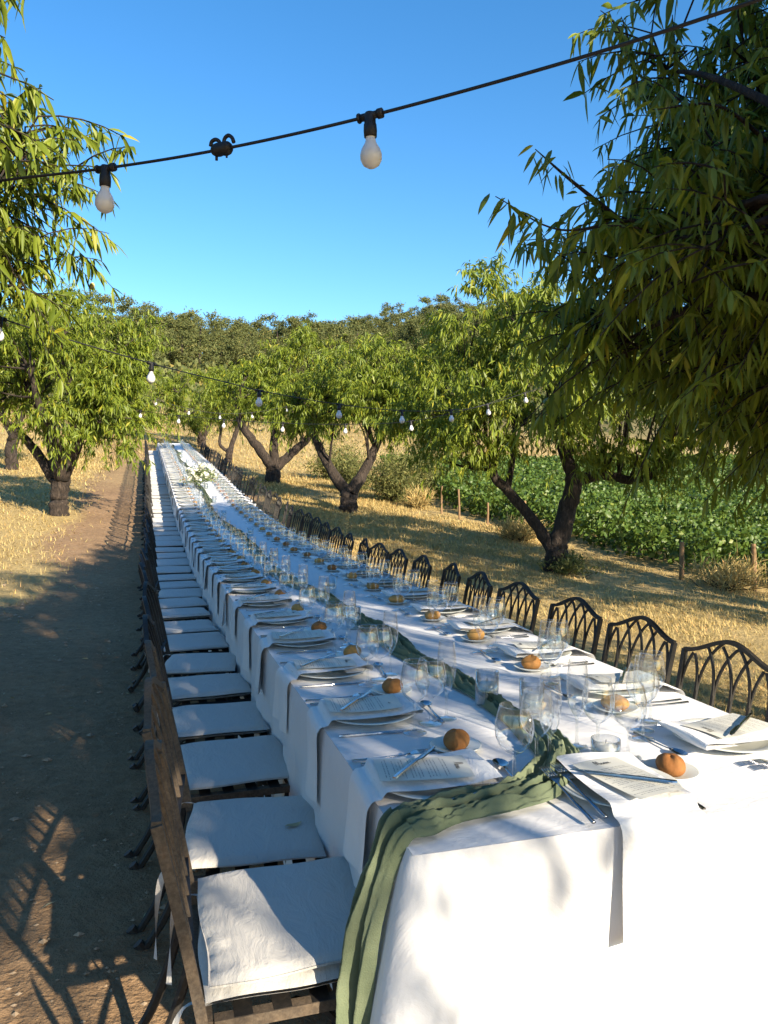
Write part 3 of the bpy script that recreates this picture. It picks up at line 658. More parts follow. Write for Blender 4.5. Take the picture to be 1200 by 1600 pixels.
# coordinates (t, s), counter-clockwise starting at the near left corner
pi = math.pi
per += arc((RC, RC), pi, 1.5 * pi) + seg((RC, 0), (TW - RC, 0), .03) + arc((TW - RC, RC), 1.5 * pi, 2 * pi) + seg((TW, RC), (TW, SL - RC), .05)
per += arc((TW - RC, SL - RC), 0, .5 * pi) + seg((TW - RC, SL), (RC, SL), .05) + arc((RC, SL - RC), .5 * pi, pi) + seg((0, SL - RC), (0, RC), .05)
per = np.array(per); NPt = len(per)
dif = np.roll(per, -1, 0) - np.roll(per, 1, 0); nrm = unit(np.stack([dif[:, 1], -dif[:, 0]], -1))
arcl = np.concatenate([[0], np.cumsum(np.linalg.norm(np.diff(per, axis=0), axis=1))])
cdist = np.min([np.hypot(per[:, 0] - a, per[:, 1] - b2) for a in (0, TW) for b2 in (0, SL)], axis=0)
corner = np.exp(-(cdist / .13) ** 2)
crg = np.random.default_rng(4)
wave = sum(crg.uniform(.4, 1) * np.sin(arcl * f + crg.uniform(0, 6)) for f in (6.1, 9.7, 14.3, 21.0, 31.0)) / 2.2
wave2 = np.array(fbm(arcl * 1.3, arcl * 0 + 3)) - .5
DROP = .64; NR = 16
V_ = []; F_ = []
for k in range(NR + 1):
    u = k / NR; d = DROP * u * (1 + .12 * corner * u)
    lip = .006 * (1 - math.exp(-u * 30))
    off = lip + d * (.022 + .22 * corner * (1 - .35 * u)) + (.024 * wave + .06 * wave2) * u * (1 - .5 * corner)
    for i in range(NPt):
        t = per[i, 0] + nrm[i, 0] * off[i]; s = per[i, 1] + nrm[i, 1] * off[i]; V_.append(T(s, t, .0 - d[i] if hasattr(d, '__len__') else -d))
for k in range(NR):
    for i in range(NPt):
        j = (i + 1) % NPt; F_.append((k * NPt + i, (k + 1) * NPt + i, (k + 1) * NPt + j, k * NPt + j))
# top sheet strips (match left and right sides by s)
nb = len(V_); ssg = np.concatenate([np.arange(.0, 6, .03), np.arange(6, SL + .001, .1)]); tg = np.linspace(0, TW, 41)
for s in ssg:
    for t in tg:
        e = min(t, TW - t, s, SL - s); dz = -.0 if e < .01 else .0012 * math.sin(s * 9 + 3 * math.sin(t * 5)) * min(1, e / .1)
        crease = .0022 * (math.exp(-((s - .17 - .02 * t) / .006) ** 2) + math.exp(-((t - .42) / .006) ** 2) + math.exp(-((t - .84) / .006) ** 2) + sum(math.exp(-((s - .17 - 1.9 * q) / .008) ** 2) for q in (1, 2, 3)))
        ss2 = min(max(s, .0005), SL - .0005)
        V_.append(T(ss2, min(max(t, .0005), TW - .0005), dz + (crease if e > .02 else 0)))
nt_ = len(tg)
for i in range(len(ssg) - 1):
    for j in range(nt_ - 1): F_.append((nb + i * nt_ + j, nb + i * nt_ + j + 1, nb + (i + 1) * nt_ + j + 1, nb + (i + 1) * nt_ + j))
o = link('tablecloth', finish('tablecloth', V_, F_, 'cloth', True)); props(o, 'white linen tablecloth covering the long banquet table to near the ground', 'tablecloth')

# ------------------------------------------------------------------ green gauze runner
pts = [(.350, 1.39, .335, 1), (.350, 1.392, .45, 1), (.364, 1.395, .58, 1), (.395, 1.40, .69, 1), (.428, 1.412, .767, .5), (.475, 1.425, .778, 0), (.56, 1.46, .775, 0), (.68, 1.485, .774, 0), (.79, 1.52, .774, 0), (.865, 1.595, .774, 0), (.92, 1.66, .773, 0), (.945, 1.74, .772, 0), (.95, 1.85, .768, 0), (.955, 2.04, .768, 0), (.965, 2.30, .768, 0), (.955, 2.55, .768, 0), (.915, 2.82, .768, 0), (.93, 3.27, .768, 0)]
rr_ = random.Random(12)
for s in np.arange(2.5, SL - .8, .55): p = T(s, .50 + .05 * math.sin(s * 1.1) + rr_.uniform(-.02, .02), .018); pts.append((p[0], p[1], p[2], 0))
C_ = np.array(catmull(pts[:20], 24)[:-1] + catmull(pts[19:], 5)); NS = len(C_)
Tn = unit(np.gradient(C_[:, :3], axis=0)); Nj = 60; V_ = []; F_ = []
al = np.concatenate([[0], np.cumsum(np.linalg.norm(np.diff(C_[:, :3], axis=0), axis=1))])
for i in range(NS):
    hang = np.clip(C_[i, 3], 0, 1); up = np.array([-.99 * hang, -.12 * hang, 1 - hang]); up = up - Tn[i] * up.dot(Tn[i]); up = up / np.linalg.norm(up); lat = np.cross(Tn[i], up)
    a_s = al[i]; wd = .046 + .014 * math.sin(a_s * 3.1) + .008 * math.sin(a_s * 7.7) + .006; wd *= 1 - .42 * hang
    if a_s < .25: wd *= .75 + a_s
    ht = .024 + .008 * math.sin(a_s * 5.3 + 1)
    for j in range(Nj + 1):
        a = -1 + 2 * j / Nj
        ph = 1.5 * math.sin(a_s * 4.1) + a_s * 2.3
        f = .0085 * math.sin(a * 9 + ph) + .006 * math.sin(a * 17 - ph * 1.7 + 2 * math.sin(a_s * 9)) + .0035 * math.sin(a * 31 + a_s * 12) + .015 * (float(vnoise(a_s * 20, a * 3.5 + 7)) - .5) + .011 * (float(vnoise(a_s * 48, a * 8 + 3)) - .5) + .008 * (float(vnoise(a_s * 95 + 5, a * 14)) - .5)
        if hang > .3: f = 1.7 * (.0085 * math.sin(a * 9 + .5 * ph) + .006 * math.sin(a * 17 - ph * .6)) + .35 * f
        prof = (1 - a * a) ** .6
        h_ = ht * prof + f * (prof * .9 + .1) - .012
        base = C_[i, :3]
        v = base + lat * (a * wd + .003 * math.sin(a_s * 23 + a * 4)) + up * h_
        if hang < .3: v[2] = max(v[2], float(rise(v[1])) + .7535 + .0015 * prof)
        V_.append(v)
for i in range(NS - 1):
    for j in range(Nj): k = i * (Nj + 1) + j; F_.append((k, k + Nj + 1, k + Nj + 2, k + 1))
o = link('table_runner', finish('table_runner', V_, F_, 'gauze', True)); props(o, 'crinkled sage green gauze runner along the table and hanging over its corner', 'table runner')

# ------------------------------------------------------------------ tableware meshes
plate_m = MB().lathe([(.001, .003), (.075, .003), (.08, .0005), (.088, .002), (.105, .010), (.135, .017), (.1355, .019), (.132, .0195), (.104, .0135), (.09, .007), (.001, .006)], 40).mesh('dinner_plate', 'plate', True)
bplate_m = MB().lathe([(.001, .002), (.035, .002), (.04, .0005), (.058, .009), (.0665, .0125), (.067, .014), (.064, .0145), (.042, .006), (.001, .0055)], 28).mesh('bread_plate', 'plate', True)
def bread_mesh(seed, sx, sy, sz):
    rg = np.random.default_rng(seed); mb = MB()
    def f(u, v):
        th = 2 * math.pi * u; ph = math.pi * (v - .5); x, y, z = math.cos(ph) * math.cos(th), math.cos(ph) * math.sin(th), math.sin(ph)
        k = 1 + .04 * math.sin(3 * th + seed) + .03 * math.sin(5 * x + 2 * y + seed) - .10 * math.exp(-(y * 5 + .6 * math.sin(x * 3)) ** 2) * max(0, z) * (seed % 2)
        return (x * sx * k, y * sy * k, (max(z, -.72) + .72) * sz * k)
    return mb.grid(f, 20, 12).mesh('bread_roll', 'bread', True)
breads = [bread_mesh(1, .042, .033, .0245), bread_mesh(2, .037, .034, .0265), bread_mesh(3, .046, .033, .025), bread_mesh(4, .039, .034, .0255)]
def glass_meshes(n_, sfx):
    wine = [(.001, .0015), (.030, .0012), (.034, .002), (.030, .0035), (.008, .007), (.0042, .014), (.0036, .03), (.0036, .078), (.006, .086), (.018, .093), (.032, .108), (.0385, .125), (.040, .140), (.0385, .158), (.035, .178), (.0315, .198), (.0318, .1995), (.0310, .2005), (.0302, .1990)]
    red = [(.001, .0015), (.030, .0012), (.035, .002), (.031, .0035), (.008, .007), (.0042, .014), (.0036, .03), (.0036, .068), (.006, .075), (.020, .082), (.036, .097), (.043, .115), (.0445, .130), (.043, .148), (.0385, .168), (.034, .185), (.0344, .1865), (.0335, .1875), (.0327, .1860)]
    flute = [(.001, .0015), (.027, .0012), (.031, .002), (.027, .0035), (.007, .007), (.004, .014), (.0034, .03), (.0034, .07), (.006, .080), (.015, .092), (.024, .115), (.0275, .145), (.0275, .17), (.0255, .195), (.0225, .225), (.0228, .2262), (.0221, .2272), (.0214, .2258)]
    return [MB().lathe(p, n_).mesh(k + sfx, 'glass', True) for k, p in (('wine_glass', wine), ('red_wine_glass', red), ('champagne_flute', flute))]
GN = glass_meshes(24, ''); GF = glass_meshes(12, '_small')
# napkin, guest frame: origin plate centre on the table, +y towards table centre, edge at y=-e
def napkin_mesh(e, wob, drop):
    mb = MB(); rg = random.Random(int(wob * 1000)); W_ = .195
    prof = []
    for a in np.linspace(-.4 * math.pi, .5 * math.pi, 7): prof.append((.128 + .010 * math.cos(a), .030 + .008 * math.sin(a)))   # rolled inner fold
    prof = [(.04, .0225), (.085, .0228)] + [(p[0] - .0, p[1]) for p in prof] + [(.105, .037), (.06, .031), (.0, .029), (-.06, .0285), (-.105, .031), (-.128, .0295)]
    if e > .14: prof += [(-e + .012, .013)]
    prof += [(-e - .006, .010), (-e - .0155, .0), (-e - .021, -.02), (-e - .022, -drop * .5), (-e - .026, -drop)]
    P = catmull([(0, a, b2) for a, b2 in prof], 3); n_ = len(P)
    def f(u, v):
        p = P[min(n_ - 1, int(round(u * (n_ - 1))))]; x = (v - .5) * W_; hang = max(0, (-p[1] - e) / .03) if p[2] < .0 else 0
        k = min(1, max(0, -p[2] / drop)) if p[2] < 0 else 0
        zz = p[2] + (.004 * math.sin(v * 5 + wob * 9 + u * 7) if p[2] > .02 else 0)
        yy = p[1] - k * (.009 * math.sin(v * 7 + wob * 5) + .004)
        return (x * (1 + .06 * k) + .01 * wob * u, yy, zz)
    me = mb.grid(f, n_ - 1, 10).mesh('napkin', 'napkin', True); return me
naps = [napkin_mesh(.150, .2, .19), napkin_mesh(.150, .9, .21), napkin_mesh(.150, -.7, .17)]
nap_r = [napkin_mesh(.19, .3, .18), napkin_mesh(.19, -.5, .2)]
nap_end = napkin_mesh(.155, .4, .23)
def menu_mesh(bend):
    return MB().grid(lambda u, v: ((u - .5) * .128, (v - .5) * .212, .0025 * math.sin(u * 3 + bend) + .006 * bend * (v - .5) ** 2 * 4), 6, 10).mesh('menu_card', 'menu_paper', True)
menus = [menu_mesh(.3), menu_mesh(1.0)]
# cursive heading strokes (x right, y up) for the menu card
STR = [[(0, 0), (.15, .5), (.3, 1.0), (.36, 1.12), (.38, .9), (.36, .3), (.40, .1), (.55, .6), (.72, 1.05), (.76, .9), (.74, .3), (.80, .02), (.95, .15)],
       [(.95, .15), (1.10, .3), (1.14, .42), (1.05, .45), (1.0, .25), (1.06, .02), (1.2, .05), (1.3, .2)],
       [(1.3, .2), (1.36, .4), (1.36, .1), (1.36, 0), (1.45, .3), (1.56, .42), (1.6, .3), (1.6, .05), (1.7, .03), (1.8, .2)],
       [(1.8, .2), (1.84, .4), (1.82, .1), (1.9, .0), (2.02, .15), (2.1, .4), (2.08, .08), (2.2, .02), (2.45, .2)]]
hb = MB()
for stt in STR:
    P = [( (p[0] - 1.1) * .018, p[1] * .020, 0) for p in catmull([(a, b2, 0) for a, b2 in stt], 4)]
    for q in range(len(P) - 1):
        a, b2 = Vector(P[q]), Vector(P[q + 1]); d = (b2 - a);
        if d.length < 1e-6: continue
        n2 = Vector((-d.y, d.x, 0)).normalized() * (.0011 if d.y < 0 else .0005); k = len(hb.V); hb.V += [a - n2, a + n2, b2 + n2, b2 - n2]; hb.F.append((k, k + 3, k + 2, k + 1))
heading_m = hb.mesh('menu_heading', 'ink')
# cutlery along +y (head at +y), lying at z 0
def knife_mesh():
    mb = MB(); outl = [(-.004, -.11), (.004, -.11), (.0055, -.10), (.005, .0), (.004, .01), (.009, .025), (.0095, .08), (.005, .108), (-.002, .114), (-.004, .09), (-.004, .0), (-.0055, -.10)]
    k = len(outl)
    for z, s in ((.001, 1), (.0045, .75)):
        for (x, y) in outl: mb.V.append(Vector((x * s, y, z if y < .005 else (.0018 if z < .002 else .003))))
    mb.F += [tuple(range(k))[::-1], tuple(range(k, 2 * k))] + [(i, (i + 1) % k, k + (i + 1) % k, k + i) for i in range(k)]
    return mb.mesh('knife', 'steel', False)
def fork_mesh():
    mb = MB().tube([(0, -.105, .003), (0, -.03, .003), (0, .03, .0045), (0, .045, .006)], [.0058, .0042, .0032, .0036], 8, flat=(.5, 1.0))
    mb.grid(lambda u, v: ((u - .5) * .024 * (.35 + .65 * min(1, v * 1.8)), .042 + v * .028, .006 + .004 * math.sin(v * 2)), 6, 5)
    for i in range(4):
        x = (i - 1.5) * .0066; mb.tube([(x, .066, .0095), (x, .09, .009), (x, .112, .0065)], [.0017, .0016, .0009], 6)
    return mb.mesh('fork', 'steel', True)
def spoon_mesh():
    mb = MB().tube([(0, -.10, .003), (0, -.03, .003), (0, .03, .005), (0, .05, .0075)], [.0058, .0042, .003, .0036], 8, flat=(.5, 1.0))
    def f(u, v):
        a = 2 * math.pi * u; r_ = v; return (.018 * r_ * math.sin(a), .074 + .028 * r_ * math.cos(a), .0015 + .0075 * r_ * r_)
    mb.grid(f, 18, 5); return mb.mesh('spoon', 'steel', True)
KM, FM, SM = knife_mesh(), fork_mesh(), spoon_mesh()

ORD = ['first', 'second', 'third', 'fourth', 'fifth', 'sixth', 'seventh', 'eighth', 'ninth', 'tenth', 'eleventh', 'twelfth', 'thirteenth', 'fourteenth', 'fifteenth', 'sixteenth', 'seventeenth', 'eighteenth']
SIDE = {'L': 'path side', 'R': 'vineyard side'}
def where(side, k):
    if side == 'E': return 'at the head place by the hanging runner'
    if k < len(ORD): return '%s on the %s from the runner-draped end' % (ORD[k], SIDE[side])
    return 'on the %s past the eighteenth place' % SIDE[side]
prg2 = random.Random(99)
def item(name, me, cat, label, s0, t0, rz, lx, ly, dz, rot, group):
    """place an item given in the guest frame of a setting"""
    c_, s_ = math.cos(rz), math.sin(rz); dx = lx * c_ - ly * s_; dy = lx * s_ + ly * c_
    o = link(name, me); put(o, s0 + dy, t0 + dx, dz, rz + rot); props(o, label, cat, group); return o
def setting(side, k, s0, t0, rz, detail, nap, breadk, over=None):
    J = lambda a: prg2.uniform(-a, a); w_ = where(side, k); G = {'L': 'path side places', 'R': 'vineyard side places', 'E': 'head place'}[side]
    item('dinner_plate', plate_m, 'plate', 'pale round dinner plate ' + w_, s0, t0, rz, 0, 0, .003, J(3), 'plates ' + G)
    item('napkin', nap, 'napkin', 'white napkin over plate and table edge ' + w_, s0, t0, rz, J(.012), 0, .003, J(.08), 'napkins ' + G)
    mr = J(.3)
    mo = item('menu_card', menus[k % 2], 'menu', 'cream printed menu card ' + w_, s0, t0, rz, J(.012), -.02 + J(.01), .042, mr, 'menus ' + G)
    if detail: link('heading', heading_m, mo, (0, .074, .0042))
    item('menu_knife', KM, 'knife', 'steel knife lying across the menu card ' + w_, s0, t0, rz, -.015 + J(.008), -.035, .0495, (.75 if side != 'E' else .78) + J(.2), 'menu knives ' + G) if k < 22 else None
    bx, by = (-.205 + J(.012), .125 + J(.015)) if over is None else over['bread']
    if side != 'R' or k: item('bread_plate', bplate_m, 'plate', 'small side plate for bread ' + w_, s0, t0, rz, bx, by, .003, J(3), 'side plates ' + G)
    if breadk is not None: item('bread_roll', breads[breadk], 'bread roll', 'golden brown bread roll ' + w_, s0, t0, rz, bx + J(.006), by + J(.006), .0095, J(3), 'bread rolls ' + G)
    gl = GN if k < 9 else GF
    gp = [(.19, .085), (.125, .155), (.085, .20)] if over is None else over['glass']
    ks = (0, 1, 2) if (over is None) else over['kinds']
    nm = ('wine_glass', 'red_wine_glass', 'champagne_flute'); lab = ('clear stemmed white wine glass ', 'clear round stemmed red wine glass ', 'narrow clear champagne flute ')
    for i, q in enumerate(ks):
        jj = .012 if over is None else 0
        item(nm[q], gl[q], 'glass', lab[q] + w_, s0, t0, rz, gp[i][0] + J(jj), gp[i][1] + J(jj), .003, J(3), ('white wine glasses ', 'red wine glasses ', 'champagne flutes ')[q] + G)
    if detail:
        f1, f2 = (-.165, -.195) if over is None else over['forks']; dzf = .003 if over is None else over.get('forkz', .003)
        item('dinner_fork', FM, 'fork', 'steel dinner fork nearer the plate ' + w_, s0, t0, rz, f1 + J(.004), -.03 + J(.01), dzf, J(.05), 'dinner forks ' + G)
        item('salad_fork', FM, 'fork', 'steel salad fork farther from the plate ' + w_, s0, t0, rz, f2 + J(.004), -.035 + J(.01), dzf, J(.05), 'salad forks ' + G)
        item('table_knife', KM, 'knife', 'steel table knife beside the plate ' + w_, s0, t0, rz, (.155 if side != 'E' else .118), -.02 + J(.01), .003, J(.04), 'table knives ' + G)
        if side != 'E': item('dessert_spoon', SM, 'spoon', 'steel dessert spoon above the plate ' + w_, s0, t0, rz, .02, .19, .003, R(90) + J(.1), 'dessert spoons ' + G)
STEP = .517; NSET = 58
for k in range(NSET):
    s = 1.63 - Y0 + k * STEP
    ov = {'bread': (-.19, .135), 'glass': [(.07, .17), (.015, .255), (-.005, .30)], 'kinds': (1, 0, 2), 'forks': (-.15, -.18)} if k == 0 else None
    setting('L', k, s, .152, R(-90), k < 14, naps[k % 3], [1, 0, 3, 2, 0, 2, 3][k % 7], ov)
    s2 = 1.66 - Y0 + k * STEP + .02
    setting('R', k, s2, TW - .19, R(90), k < 14, nap_r[k % 2], [2, 0, 1, 3, 2][k % 5] if k else None)
setting('E', 0, 1.475 - Y0, .972 - XL, 0, True, nap_end, None, {'bread': (.168, .048), 'glass': [(.14, .17), (.07, .195), (.06, .275)], 'kinds': (1, 0, 2), 'forks': (-.115, -.15), 'forkz': .008})
for o in scn.objects:
    if o.name.startswith(('dinner_fork', 'salad_fork')) and 'head place' in o.get('label', ''):
        o.rotation_euler.x = R(8.5); o.location.z += .017          # tines rest on the runner
o = link('bread_roll', breads[2]); put(o, 1.522 - Y0, 1.143 - XL, .0095, 1.2); props(o, 'crusty dark brown bread roll at the head place corner, beside the sunlit side plate', 'bread roll')
# place card by the head glasses
o = link('place_card', MB().grid(lambda u, v: ((u - .5) * .05, (v - .5) * .045, .004 + .001 * u), 2, 2).mesh('place_card', 'napkin')); put(o, 1.72 - Y0, 1.10 - XL, .001, .3); props(o, 'small folded paper card on the cloth behind the head place glasses', 'card')

# ------------------------------------------------------------------ candle glasses and flowers
cg = {}
def candle(s, t, h, wz, label):
    e = empty('candle_glass'); put(e, s, t, .004 if abs(t - .5) > .2 else .004); props(e, label, 'candle', 'floating candles along the runner')
    if h not in cg:
        cg[h] = (MB().lathe([(.001, .001), (.034, .001), (.036, .004), (.036, h), (.0335, h), (.0335, .009), (.001, .008)], 24).mesh('candle_cylinder', 'glass', True),
                 MB().lathe([(.001, .0095), (.033, .0095), (.033, wz), (.001, wz)], 24).mesh('candle_water', 'water', True),
                 MB().lathe([(.001, wz - .012), (.020, wz - .010), (.028, wz + .002), (.027, wz + .008), (.012, wz + .012), (.001, wz + .013)], 20).mesh('floating_candle', 'candle', True),
                 MB().tube([(0, 0, wz + .012), (.001, 0, wz + .022)], .001, 5).mesh('wick', 'wick'))
    a, b2, c_, d_ = cg[h]; link('cylinder', a, e); link('water', b2, e); cd = link('floating_candle', c_, e); link('wick', d_, cd)
candle(2.155 - Y0, .905 + .005 - XL + .05 + .005, .105, .06, 'tall candle glass with floating candle against the runner, nearer the path side')
candle(2.02 - Y0, 1.035 - XL + .01, .105, .06, 'tall candle glass with floating candle across the runner, on the vineyard side')
candle(1.655 - Y0, 1.055 - XL, .05, .025, 'low candle glass at the bend of the runner by the head place')
for i, s in enumerate(np.arange(2.1, 26, 1.05)):
    candle(float(s), .50 + .05 * math.sin(s * 1.1) + (.095 if i % 2 else -.095), .105, .06, ['tall candle glass standing along the middle of the table, past the runner bend pair', 'tall candle glass standing along the middle of the table, past the runner bend pair'][i % 2])
frg = np.random.default_rng(17)
def bouquet(s, t, label, r_, h):
    e = empty('flower_arrangement'); put(e, s, t, .004); props(e, label, 'flowers', None)
    link('vase', MB().lathe([(.001, .001), (.05, .001), (.06, .03), (.055, .10), (.04, .14), (.045, .16)], 18).mesh('vase', 'glass', True), e)
    P, D = [], []; st = MB()
    tips = []
    for i in range(60):
        v = frg.normal(size=3); v[2] = abs(v[2]) * .9 + .35; v /= np.linalg.norm(v); tip = np.array([0, 0, .13]) + v * np.array([r_, r_, h]) * frg.uniform(.45, 1)
        st.tube(catmull([(0, 0, .03), (v[0] * .03, v[1] * .03, .16), tip], 3), .002, 4, cap=False); tips.append(tip)
        k = 26; tt = frg.uniform(.4, 1, k); P.append(np.array([0, 0, .13]) * (1 - tt[:, None]) + tip * tt[:, None] + frg.normal(size=(k, 3)) * .035); D.append(unit(frg.normal(size=(k, 3)) + v * .6))
    P = np.concatenate(P); D = np.concatenate(D); L = frg.uniform(.025, .06, len(P)); V, F = leaf_geo(P, D, L, L * .5, False, frg, .2)
    link('stems', st.mesh('flower_stems', 'bouquet_leaf', True), e); link('greenery', npmesh('greenery', V, F, 'bouquet_leaf'), e)
    fm = MB()
    for q in range(9):
        a = q * 2.4; rr = .010 + .002 * q
        fm.grid(lambda u, v: ((rr * math.cos(a) + (u - .5) * .03 * math.sin(a)), rr * math.sin(a) - (u - .5) * .03 * math.cos(a), .005 + v * .03 - .03 * (u - .5) ** 2 * 4 * v), 3, 3)
    fme = fm.mesh('flower', 'petal', True)
    for tip in tips[:44]:
        o = link('flower', fme, e, tip); o.rotation_euler = (frg.uniform(-.8, .8), frg.uniform(-.8, .8), frg.uniform(0, 6)); sc_ = frg.uniform(1.1, 1.9); o.scale = (sc_, sc_, sc_)
bouquet(15.0 - Y0, .52, 'white and green flower arrangement in a vase on the runner halfway up the table', .37, .37)

# ------------------------------------------------------------------ chairs
def chair_parts():
    """list of (name, mesh, parent index or None); chair frame: facing +y, origin on the ground"""
    out = []; IR = 'iron'; hw = .215
    def bt(z): return -.185 - .07 * (z - .42) / .41 - .012 * ((z - .42) / .41) ** 2       # back plane y at height z
    def hx(z): return hw + .010 * (z - .42) / .41
    def rail(x):      # ogee top rail height
        q = abs(x) / .225; return .888 - .068 * (3 * q ** 2 - 2 * q ** 3 if q < 1 else 1)
    for sg in (-1, 1):
        P = [(sg * hx(z), bt(z), z) for z in np.linspace(.40, .821, 7)]
        out.append(('back_post', MB().tube(P, .0108, 4, flat=(1.1, 1.35)).mesh('back_post', IR), None))
    xsr = np.linspace(-.225, .225, 19); out.append(('top_rail', MB().tube([(x, bt(rail(x)), rail(x)) for x in xsr], .0098, 4, flat=(1.15, 1.3)).mesh('top_rail', IR), None))
    out.append(('lower_rail', MB().tube([(-hw, bt(.535), .535), (hw, bt(.535), .535)], .010, 4, flat=(1.2, 1)).mesh('lower_rail', IR), None))
    nb_ = 6; bay = 2 * hw / (nb_ - 1) ; zs = .675
    for i in range(nb_):
        x0 = -hw + bay * i
        if 0 < i < nb_ - 1:
            P = [(x0, bt(z) + .0, z) for z in (.535, .60, zs)]
            out.append(('back_bar', MB().tube(P, .0075, 4, flat=(1.2, 1)).mesh('back_bar', IR), None))
        for dr in (-1, 1):
            P = []
            for q in np.linspace(0, 1, 16):
                x = x0 + dr * 2.15 * bay * (1 - math.cos(q * math.pi / 2)); z = zs + .235 * math.sin(q * math.pi / 2)
                if abs(x) > .222 or z > rail(x) - .002: break
                P.append((x, bt(z) + .003 * dr, z))
            if len(P) > 3: out.append(('back_arch', MB().tube(P, .0056, 4, flat=(1.2, 1)).mesh('back_arch', IR), None))
    for sg in (-1, 1):
        out.append(('leg', MB().tube(catmull([(sg * .20, -.175, .42), (sg * .203, -.20, .28), (sg * .207, -.255, .12), (sg * .21, -.33, .0)], 4), .0125, 6).tube([(sg * .21, -.325, .0), (sg * .21, -.345, .03)], [.02, .016], 8).mesh('chair_leg', IR), None))
        out.append(('leg', MB().tube(catmull([(sg * .19, .165, .42), (sg * .195, .15, .28), (sg * .198, .17, .12), (sg * .2, .215, 0)], 4), .0125, 6).tube([(sg * .2, .213, .0), (sg * .2, .208, .025)], [.019, .015], 8).mesh('chair_leg', IR), None))
        out.append(('side_brace', MB().tube(catmull([(sg * .203, -.20, .27), (sg * .15, 0, .395), (sg * .195, .15, .27)], 5), .008, 5).mesh('side_brace', IR), None))
    sf = MB()
    for (c_, d) in (((0, .175, .415), (.42, .025, .022)), ((0, -.18, .415), (.42, .025, .022)), ((-.2, 0, .415), (.025, .33, .022)), ((.2, 0, .415), (.025, .33, .022))): sf.box(c_, d)
    out.append(('seat_frame', sf.mesh('seat_frame', IR), None))
    for i in range(5): out.append(('seat_slat', MB().box((-.135 + .0675 * i, 0, .4295), (.036, .36, .004)).mesh('seat_slat', IR), None))
    for i in range(4): out.append(('seat_slat', MB().box((0, -.11 + .075 * i, .4245), (.42, .036, .004)).mesh('seat_slat', IR), None))
    return out
CP = chair_parts()
def joined(names=None):
    V, F = [], []
    for nme, me, _ in CP:
        if names and nme not in names: continue
        k = len(V); V += [v.co.copy() for v in me.vertices]; F += [tuple(k + i for i in p.vertices) for p in me.polygons]
    return finish('chair_joined', V, F, 'iron', False)
far_chair = joined()
def cushion_mesh(seed, th=.032, fall=0):
    rg = random.Random(seed); mb = MB(); n_ = 26
    def top(u, v, sg):
        x = (u - .5) * 2; y = (v - .5) * 2; ex = 1 - abs(x) ** 7; ey = 1 - abs(y) ** 7; e = max(0, ex * ey) ** .34
        pk = .004 * math.sin(u * 46 + seed) * math.exp(-((v) / .10) ** 2) + .0025 * math.sin(u * 70) * math.exp(-((v) / .05) ** 2)
        puff = 1 + .05 * (1 - x * x) * (1 - y * y) + .06 * math.sin(3 * x + seed) * math.sin(2 * y + seed)
        z = th / 2 + sg * th / 2 * e * puff + (pk * e if sg > 0 else 0) + .006 * math.sin(x * 2 + seed * 1.7) * (sg > 0) + fall * max(0, y - .2) ** 2 * -.02
        wx = .200 - .004 * math.sin(v * 9 + seed); wy = .187 - .004 * math.sin(u * 8 + seed)
        return (x * wx * (1 - .02 * y), y * wy, z)
    mb.grid(lambda u, v: top(u, v, 1), n_, n_); mb.grid(lambda u, v: top(1 - u, v, -1), n_, n_)
    return mb.mesh('seat_cushion', 'cushion', True)
CU = [cushion_mesh(i) for i in range(4)]
def tie_mesh(sg, seed):
    rg = random.Random(seed); P = catmull([(sg * .19, -.175, .02), (sg * .20, -.225, .015), (sg * (.20 + .01 * rg.uniform(-1, 1)), -.245, -.06), (sg * (.205 + .02 * rg.uniform(-1, 1)), -.25 + .02 * rg.uniform(-1, 1), -.19 - .05 * rg.random())], 5)
    n_ = len(P) - 1
    return MB().grid(lambda u, v: (P[int(round(u * n_))][0] + (v - .5) * .012 * math.cos(u * 4 + seed), P[int(round(u * n_))][1] + (v - .5) * .018 * math.sin(u * 4 + seed) , P[int(round(u * n_))][2]), n_, 2).mesh('cushion_tie', 'cushion', True)
TIES = [(tie_mesh(-1, i), tie_mesh(1, i + 5)) for i in range(3)]
rusty = {'back_post', 'top_rail', 'back_arch', 'seat_frame', 'back_bar'}
RCP = [(nme, (lambda m2: (m2.materials.clear(), m2.materials.append(M['iron_rusty']), m2)[2])(me.copy()) if nme in rusty else me, p) for nme, me, p in CP]
crg2 = random.Random(41)
